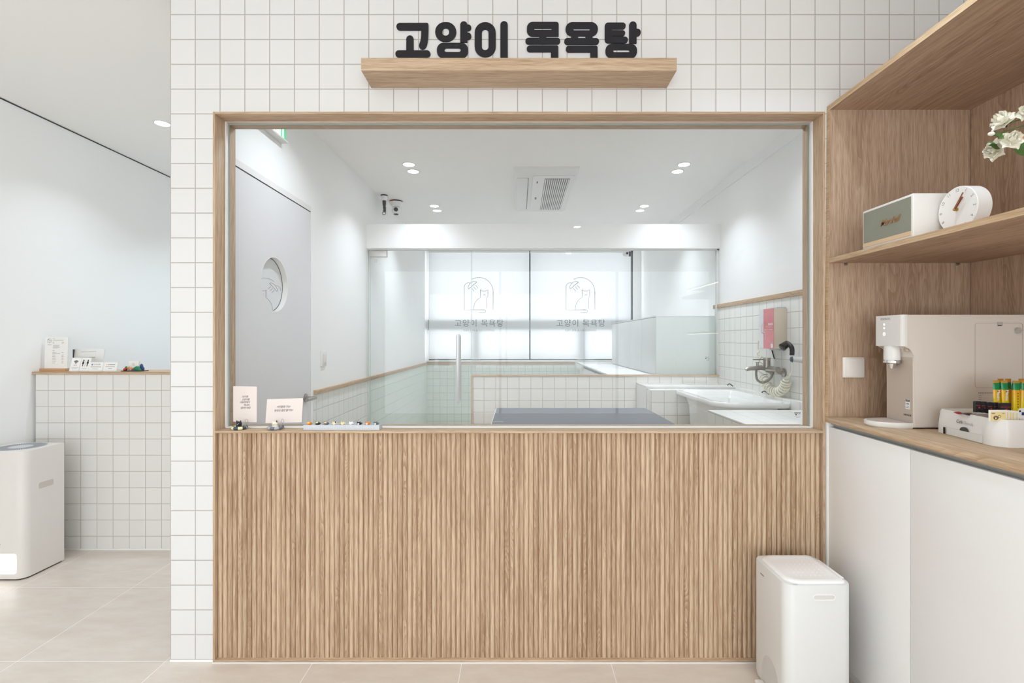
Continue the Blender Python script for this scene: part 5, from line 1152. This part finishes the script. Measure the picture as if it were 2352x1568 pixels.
gm.build('glass_print', DARK, wp, smooth=False)
gd = thing('door_2', (-1.27, 2.27, 0), 'frameless glass door with a long steel pull handle', 'door', kind='structure')
m = MB(); m.box(-1.280, -0.412, 2.266, 2.276, 0.012, 2.062); m.build('glass_leaf', G2, gd, smooth=False)
m = MB(); m.box(-1.2835, -1.280, 2.266, 2.276, 0.012, 2.062); m.box(-0.4120, -0.4100, 2.266, 2.276, 0.012, 2.062); m.build('glass_edge', GE2, gd, smooth=False)
m = MB(); m.box(-1.281, -1.135, 2.252, 2.290, 2.008, 2.063, 0.003); m.build('patch_fitting', pbr('satin_steel', (200, 196, 192), 0.4, 0.7), gd)
m = MB(); m.box(-1.281, -1.135, 2.252, 2.290, 0.012, 0.06, 0.003); m.build('floor_patch_fitting', STEEL, gd)
hx = -0.520
for s_, yy in ((1, 2.215), (-1, 2.327)):
    ye = 2.2655 if s_ == 1 else 2.2765
    pts = smoothpts([(hx, ye, 1.300), (hx, yy+0.015*s_, 1.328), (hx, yy, 1.31), (hx, yy, 1.20), (hx, yy, 0.9), (hx, yy, 0.80), (hx, yy+0.015*s_, 0.782), (hx, ye, 0.81)], 5)
    m = MB(); m.tube([(hx, ye, 1.325), (hx, yy+0.012*s_, 1.333), (hx, yy+0.002*s_, 1.322), (hx, yy, 1.30), (hx, yy, 1.05), (hx, yy, 0.80), (hx, yy+0.002*s_, 0.778), (hx, yy+0.012*s_, 0.767), (hx, ye, 0.775)], 0.0155, 18); m.build('door_handle', pbr('satin_handle', (226, 225, 224), 0.3, 0.35), gd)
gm = MB(); 
for k in range(2): mark(gm, 861.5+k*4, 597, 0.009, 0.003, 4.2655); mark(gm, 861.5+k*4, 601, 0.009, 0.003, 4.2655)
gm.build('glass_print', GREYAL, gd, smooth=False)
m = MB(); m.box(-1.3035, -1.296, 2.255, 2.287, 0, 2.066); struct(m.build('trim_15', PALEAL, smooth=False), 'slim grey wall channel beside the glass door', 'trim')

# ------------------------------------------------------------------ back room counter and cabinet
ct = thing('back_counter', (1.2, 3.6, 0), 'white counter with handleless fronts behind the partition glass', 'counter')
m = MB(); m.box(0.80, 1.7155, 2.33, 4.90, 0.972, 0.987, 0.002); m.build('countertop', pbr('white_solid_top', (244, 243, 241), 0.25), ct)
m = MB(); m.box(0.845, 1.7155, 2.34, 4.90, 0.0, 0.9715); m.build('carcass', WHITE, ct, smooth=False)
for k in range(4):
    m = MB(); m.box(0.822, 0.84, 2.342+0.5*k, 2.838+0.5*k, 0.06, 0.935, 0.001); m.build('door', WHITE, ct)
m = MB(); m.box(0.841, 0.8445, 2.345, 4.35, 0.935, 0.9715); m.build('grip_channel', GREYAL, ct, smooth=False)
m = MB(); m.box(0.802, 0.84, 4.36, 4.90, 0.90, 0.9715); m.build('end_rail', WHITE, ct, smooth=False)
m = MB(); m.box(0.80, 1.70, 4.535, 4.54, 0.987, 0.9885); m.build('rear_joint', pbr('joint_grey', (140, 142, 140), 0.5), ct, smooth=False)
hc_ = thing('tall_counter_cabinet', (1.46, 3.4, 0.988), 'pale cabinet with handleless upright doors standing on the white counter', 'cabinet')
CABG = pbr('pale_green_grey_panel', (232, 236, 233), 0.2)
m = MB(); m.box(1.215, 1.7155, 2.352, 4.40, 0.988, 1.497); m.build('carcass', WHITE, hc_, smooth=False)
m = MB(); m.box(1.196, 1.7155, 2.348, 4.41, 1.4975, 1.508, 0.0008); m.build('top_board', WHITE, hc_)
m = MB(); m.box(1.200, 1.7155, 2.3455, 2.3515, 0.988, 1.4965); m.build('end_panel', CABG, hc_, smooth=False)
for k in range(4):
    m = MB(); m.box(1.198, 1.2145, 2.355+0.511*k, 2.862+0.511*k, 0.9905, 1.4945, 0.001); m.build('door', WHITE, hc_)

# ------------------------------------------------------------------ grooming table, bath
gt = thing('grooming_table', (0.345, 0.96, 0), 'grooming table with a dark grey textured mat top, behind the sill', 'table')
MAT_ = pbr('grey_mat', (142, 144, 149), 0.8, bump=0.6, bscale=420, var=0.4, spec=0.2)
m = MB(); m.box(-0.148, 0.842, 0.60, 1.31, 0.815, 0.843, 0.002); m.build('table_top', MAT_, gt)
m = MB(); m.box(-0.152, -0.1485, 0.60, 1.31, 0.812, 0.840); m.build('edge_strip', WPLAST, gt, smooth=False)
m = MB(); m.box(-0.14, -0.085, 0.735, 0.741, 0.8435, 0.845); m.build('white_tag', WPLAST, gt, smooth=False)
for x in (-0.10, 0.79):
    for y in (0.65, 1.26):
        m = MB(); m.box(x-0.02, x+0.02, y-0.02, y+0.02, 0, 0.815, 0.003); m.build('leg', STEEL, gt)
T_BX = tiles('bath_front_tile', 'x', 'z', 1.113, 0.016, col=(238, 237, 232), grout=(180, 176, 166), rough=0.25)
T_BY = tiles('bath_side_tile', 'y', 'z', 0.034, 0.016, col=(236, 236, 231), grout=(184, 182, 174), rough=0.25)
T_TOP = tiles('bench_top_tile', 'x', 'y', 1.0, 0.034, col=(243, 243, 240), grout=(222, 221, 216), rough=0.3)
m = MB(); m.box(1.002, 1.708, 1.918, 2.2395, 0, 0.920); m.build  # plaster body
bl_ = thing('bath_ledge', (1.35, 2.08, 0), 'smooth white ledge with a raised top behind the bath', 'ledge')
m.build('ledge_body', WHITE, bl_, smooth=False)
m = MB(); m.box(1.0, 1.708, 1.915, 2.2395, 0.9205, 0.932, 0.001); m.build('ledge_top', CERAMIC, bl_)
bs = thing('tiled_bath_surround', (1.35, 1.86, 0), 'white tiled box standing behind the bath, in front of the smooth ledge', 'bath surround')
m = MB(); m.box(1.01, 1.708, 1.802, 1.914, 0, 0.905); o = m.build('front_tiles', T_BX, bs, smooth=False)
m = MB(); m.box(1.0085, 1.0099, 1.802, 1.914, 0, 0.905); m.build('side_tiles', T_BY, bs, smooth=False)
m = MB(); m.box(1.008, 1.708, 1.800, 1.9145, 0.9052, 0.914, 0.001); m.build('top_slab', CERAMIC, bs)
# bath basin
bt = thing('pet_bath', (1.43, 1.4, 0), 'glossy white raised pet bath with rounded rim beside the tiled wall', 'bath')
bpoly = lambda i, r=(0.16, 0.06, 0.03, 0.03): [(a, b_) for a, b_ in rr(1.197+i, 0.985+i, 1.655-i, 1.797-i, tuple(max(0.02, q-i*0.6) for q in r), 10)]
def bl(i, z): return [Vector((a, b_, z)) for a, b_ in bpoly(i)]
m = MB(); m.loft([bl(0.010, 0.880), bl(0.002, 0.884), bl(0, 0.890), bl(0, 0.908), bl(0.004, 0.9135), bl(0.035, 0.914), bl(0.045, 0.909), bl(0.075, 0.80), bl(0.10, 0.70), bl(0.14, 0.685)], False, True); m.build('basin', CERAMIC, bt, ang=50)
m = MB(); m.loft([bl(0.09, 0.0), bl(0.085, 0.5), bl(0.072, 0.86), bl(0.05, 0.8805)], True, False); m.build('pedestal', pbr('bath_apron', (236, 237, 234), 0.3), bt, ang=50)
tb = thing('tiled_bench', (1.35, 0.39, 0), 'white tiled bench top in front of the bath at the lower right of the window', 'bench')
m = MB(); m.box(1.002, 1.707, 0.16, 0.632, 0, 0.917); m.build('bench_body', T_BY, tb, smooth=False)
m = MB(); m.box(1.0, 1.707, 0.158, 0.634, 0.9172, 0.925, 0.001); m.build('bench_top', T_TOP, tb)
m = MB(); m.box(1.657, 1.707, 0.636, 1.800, 0.0, 0.930, 0.001); tag(m.build('wall_ledge', T_RIGHT), 'narrow white ledge between the bath rim and the tiled splashback', 'ledge')
for (a, b_), lb in (((1677, 881), 'small curved black hook on the far corner of the bath ledge'), ((1758, 904), 'small curved black hook on the bath ledge below the hose')):
    p = PX(a, b_, 1.67); z_ = 0.9305
    m = MB(); m.tube(smoothpts([(1.67, p.y-0.05, z_+0.004), (1.665, p.y-0.025, z_+0.014), (1.665, p.y, z_+0.018), (1.67, p.y+0.035, z_+0.012), (1.672, p.y+0.05, z_+0.004)], 4), 0.004, 8)
    tag(m.build('rim_hook', BLACKP, root=(1.67, p.y, z_)), lb, 'hook', 'black hooks on the bath ledge')

# ------------------------------------------------------------------ heater box, faucet, shower
hb = thing('wall_heater', (1.66, 1.25, 1.24), 'beige wall box with a pink and white printed front above the bath', 'heater')
m = MB(); m.box(1.623, 1.7075, 1.16, 1.348, 1.239, 1.498, 0.002); m.build('casing', pbr('beige_casing', (206, 194, 176), 0.5), hb)
m = MB(); m.box(1.6205, 1.6229, 1.159, 1.290, 1.239, 1.4985); m.build('pink_panel', pbr('pink_glass_panel', (216, 130, 136), 0.12), hb, smooth=False)
m = MB(); m.box(1.6205, 1.6229, 1.290, 1.350, 1.242, 1.4985); m.build('white_panel', pbr('white_glass_panel', (226, 228, 232), 0.12), hb, smooth=False)
WP_ = pbr('panel_print_white', (246, 238, 238), 0.5); RP_ = pbr('panel_print_red', (190, 76, 80), 0.5)
def HB(u, v, t): return Vector((1.6205-t, 1.159+u, 1.239+v))
text('ENERVIS', 0.018, HB(0.038, 0.158, 0.0006), (0, -1, 0), (0, 0, 1), WP_, hb, 'lettering', th=0.0002, bold=0.0004, spacing=0.95)
text('BEAUTY SHOWER', 0.013, HB(0.064, 0.122, 0.0006), (0, -1, 0), (0, 0, 1), WP_, hb, 'lettering', th=0.0002)
m = MB(); m.ribbon([(0.01, 0.146), (0.10, 0.144)], 0.0018, HB, 0.0003, 0.0007); m.ribbon([(0.01, 0.139), (0.06, 0.138)], 0.0016, HB, 0.0003, 0.0007); m.build('print_lines', WP_, hb, smooth=False)
m = MB(); m.ribbon(smoothpts([(0.145, 0.165), (0.155, 0.13), (0.153, 0.108), (0.135, 0.100), (0.120, 0.106)], 5), 0.0022, HB, 0.0003, 0.0007); m.ribbon([(0.105+0.022*math.cos(a), 0.158+0.010*math.sin(a)) for a in [PI*k/10 for k in range(11)]], 0.0025, HB, 0.0003, 0.0007); m.build('red_ornament', RP_, hb, smooth=False)
m = MB(); m.ribbon(smoothpts([(0.130, 0.104), (0.110, 0.106), (0.103, 0.09), (0.110, 0.06)], 5), 0.0035, HB, 0.0003, 0.0007)
m.prism(rr(0.008, 0.006, 0.036, 0.032, 0.006), HB, 0.0003, 0.0007); m.prism([(0.014, 0.03), (0.012, 0.050), (0.018, 0.030)], HB, 0.0003, 0.0007); m.prism([(0.022, 0.03), (0.024, 0.040), (0.028, 0.030)], HB, 0.0003, 0.0007); m.build('white_ornament', WP_, hb, smooth=False)
m = MB(); m.box(1.65, 1.7075, 1.175, 1.27, 1.4985, 1.507, 0.001); m.box(1.65, 1.7075, 1.175, 1.27, 1.228, 1.2385, 0.001); m.build('mounting_bracket', pbr('zinc_bracket', (206, 206, 208), 0.4, 0.5), hb)
m = MB(); m.cyl((1.669, 1.1745, 1.232), (1.669, 1.173, 1.232), 0.003, n=10); m.cyl((1.69, 1.1745, 1.232), (1.69, 1.173, 1.232), 0.003, n=10); m.build('screws', DARK, hb)

fa = thing('bath_mixer_tap', (1.64, 1.27, 1.085), 'brushed steel mixer tap on the splashback above the bath', 'tap')
FZc = 1.108
m = MB()
for yy in (1.195, 1.345):
    m.lathe((1.7078, yy, 1.085), (-1, 0, 0), [(0, 0.028), (0.008, 0.028), (0.012, 0.018), (0.02, 0.012)], 24); m.tube([(1.69, yy, 1.085), (1.668, yy, 1.09), (1.650, yy, FZc)], 0.011, 14)
m.build('wall_unions', STEEL, fa)
m = MB(); m.cyl((1.645, 1.15, FZc), (1.645, 1.385, FZc), 0.0175, n=24); m.build('body', STEEL, fa)
m = MB(); m.tube([(1.645, 1.30, FZc), (1.60, 1.30, FZc+0.002), (1.54, 1.30, FZc-0.001), (1.517, 1.30, FZc-0.006), (1.508, 1.30, FZc-0.012)], [0.016, 0.0145, 0.0135, 0.013, 0.012], 18); m.build('spout', STEEL, fa)
m = MB(); m.cyl((1.640, 1.285, FZc+0.005), (1.640, 1.285, FZc+0.052), 0.022, n=28); m.cyl((1.640, 1.285, FZc+0.053), (1.640, 1.285, FZc+0.070), 0.023, n=28); m.build('valve_cartridge', STEEL, fa)
m = MB(); m.cyl((1.625, 1.285, FZc+0.058), (1.548, 1.285, FZc+0.058), 0.0045, n=12); m.build('lever', STEEL, fa)
m = MB(); m.cyl((1.585, 1.30, FZc+0.012), (1.585, 1.30, FZc+0.036), 0.008, n=16); m.cyl((1.585, 1.30, FZc+0.036), (1.585, 1.30, FZc+0.041), 0.011, n=16); m.build('diverter_knob', STEEL, fa)
m = MB(); m.tube(smoothpts([(1.578, 1.30, FZc-0.012), (1.577, 1.30, FZc-0.045), (1.585, 1.30, FZc-0.078), (1.61, 1.29, FZc-0.095), (1.64, 1.27, FZc-0.080), (1.655, 1.25, FZc-0.05), (1.655, 1.245, FZc-0.015)], 6), 0.0075, 12); m.build('braided_hose', pbr('braid', (150, 144, 138), 0.4, 0.8, bump=0.8, bscale=900), fa)

sh = thing('coiled_shower', (1.66, 1.0, 1.15), 'black hand shower on a cream coiled hose in a wall bracket over the bath', 'hand shower')
HX = 1.668
def W2(px, py, X=HX): return PX(px, py, X)
path = [W2(1820, 826), W2(1822, 843), W2(1818, 856), W2(1809, 868), W2(1806, 876), W2(1803, 886), W2(1797, 895), W2(1787, 900), W2(1776, 898), W2(1766, 890), W2(1758, 876), W2(1752, 862), W2(1749, 840), W2(1746, 822), W2(1742, 810), W2(1741, 795), W2(1743, 782)]
sp_ = smoothpts(path, 40); N_ = len(sp_)
hose = []; ph = 0
for i, p in enumerate(sp_):
    t = i/(N_-1); nxt = sp_[min(i+1, N_-1)]; prv = sp_[max(i-1, 0)]; tg = (nxt-prv).normalized()
    a = Vector((1, 0, 0)); b_ = tg.cross(a).normalized()
    amp = 0.0 if t < 0.20 else min(1, (t-0.20)/0.05)
    if t > 0.70: amp = max(0.35, 1-(t-0.70)/0.10)
    if t > 0.88: amp *= max(0, 1-(t-0.88)/0.05)
    ph += (2*PI/(40*0.50)) if t < 0.68 else (2*PI/(40*1.1))
    r_ = 0.028*amp
    hose.append(p+(a*math.cos(ph)*0.9+b_*math.sin(ph))*r_)
m = MB(); m.tube(hose, 0.0052, 10); m.build('coiled_hose', pbr('cream_hose', (240, 236, 220), 0.35), sh)
hA, hB, hC, hD = W2(1819, 815, 1.64), W2(1819, 800, 1.638), W2(1813, 791, 1.632), W2(1806, 787, 1.628)
m = MB(); m.tube(smoothpts([hA, hB, hC, hD], 6), 0.0135, 18); m.build('handle', BLACKP, sh)
hdv = (W2(1797, 799, 1.61)-W2(1806, 787, 1.628)).normalized(); hc2 = W2(1806, 791, 1.625)
m = MB(); m.lathe(hc2-Vector((0, 0, 0.0)), Vector((-0.75, -0.15, -0.45)), [(-0.012, 0.012), (-0.004, 0.021), (0.018, 0.023), (0.034, 0.024), (0.036, 0.021)], 28); m.build('spray_head', pbr('gloss_black', (18, 18, 20), 0.12), sh)
br = W2(1822, 825, 1.645)
m = MB(); m.lathe(br+Vector((-0.006, 0.0, -0.0)), (1, -0.2, 0), [(-0.012, 0.010), (-0.006, 0.016), (0.0, 0.018)], 24); m.build('bracket_knob', pbr('slate_knob', (86, 94, 104), 0.4), sh)
m = MB(); m.lathe(br, (0.75, -0.45, -0.05), [(0, 0.016), (0.03, 0.017), (0.062, 0.021), (0.068, 0.02)], 24); m.build('wall_bracket', pbr('bracket_grey', (206, 208, 204), 0.35), sh)
m = MB(); pz = W2(1747, 806, 1.70); m.tube([(1.703, 1.352, 1.243), (1.703, 1.31, 1.17)], 0.0035, 8); m.build('power_cable', BLACKP, sh)
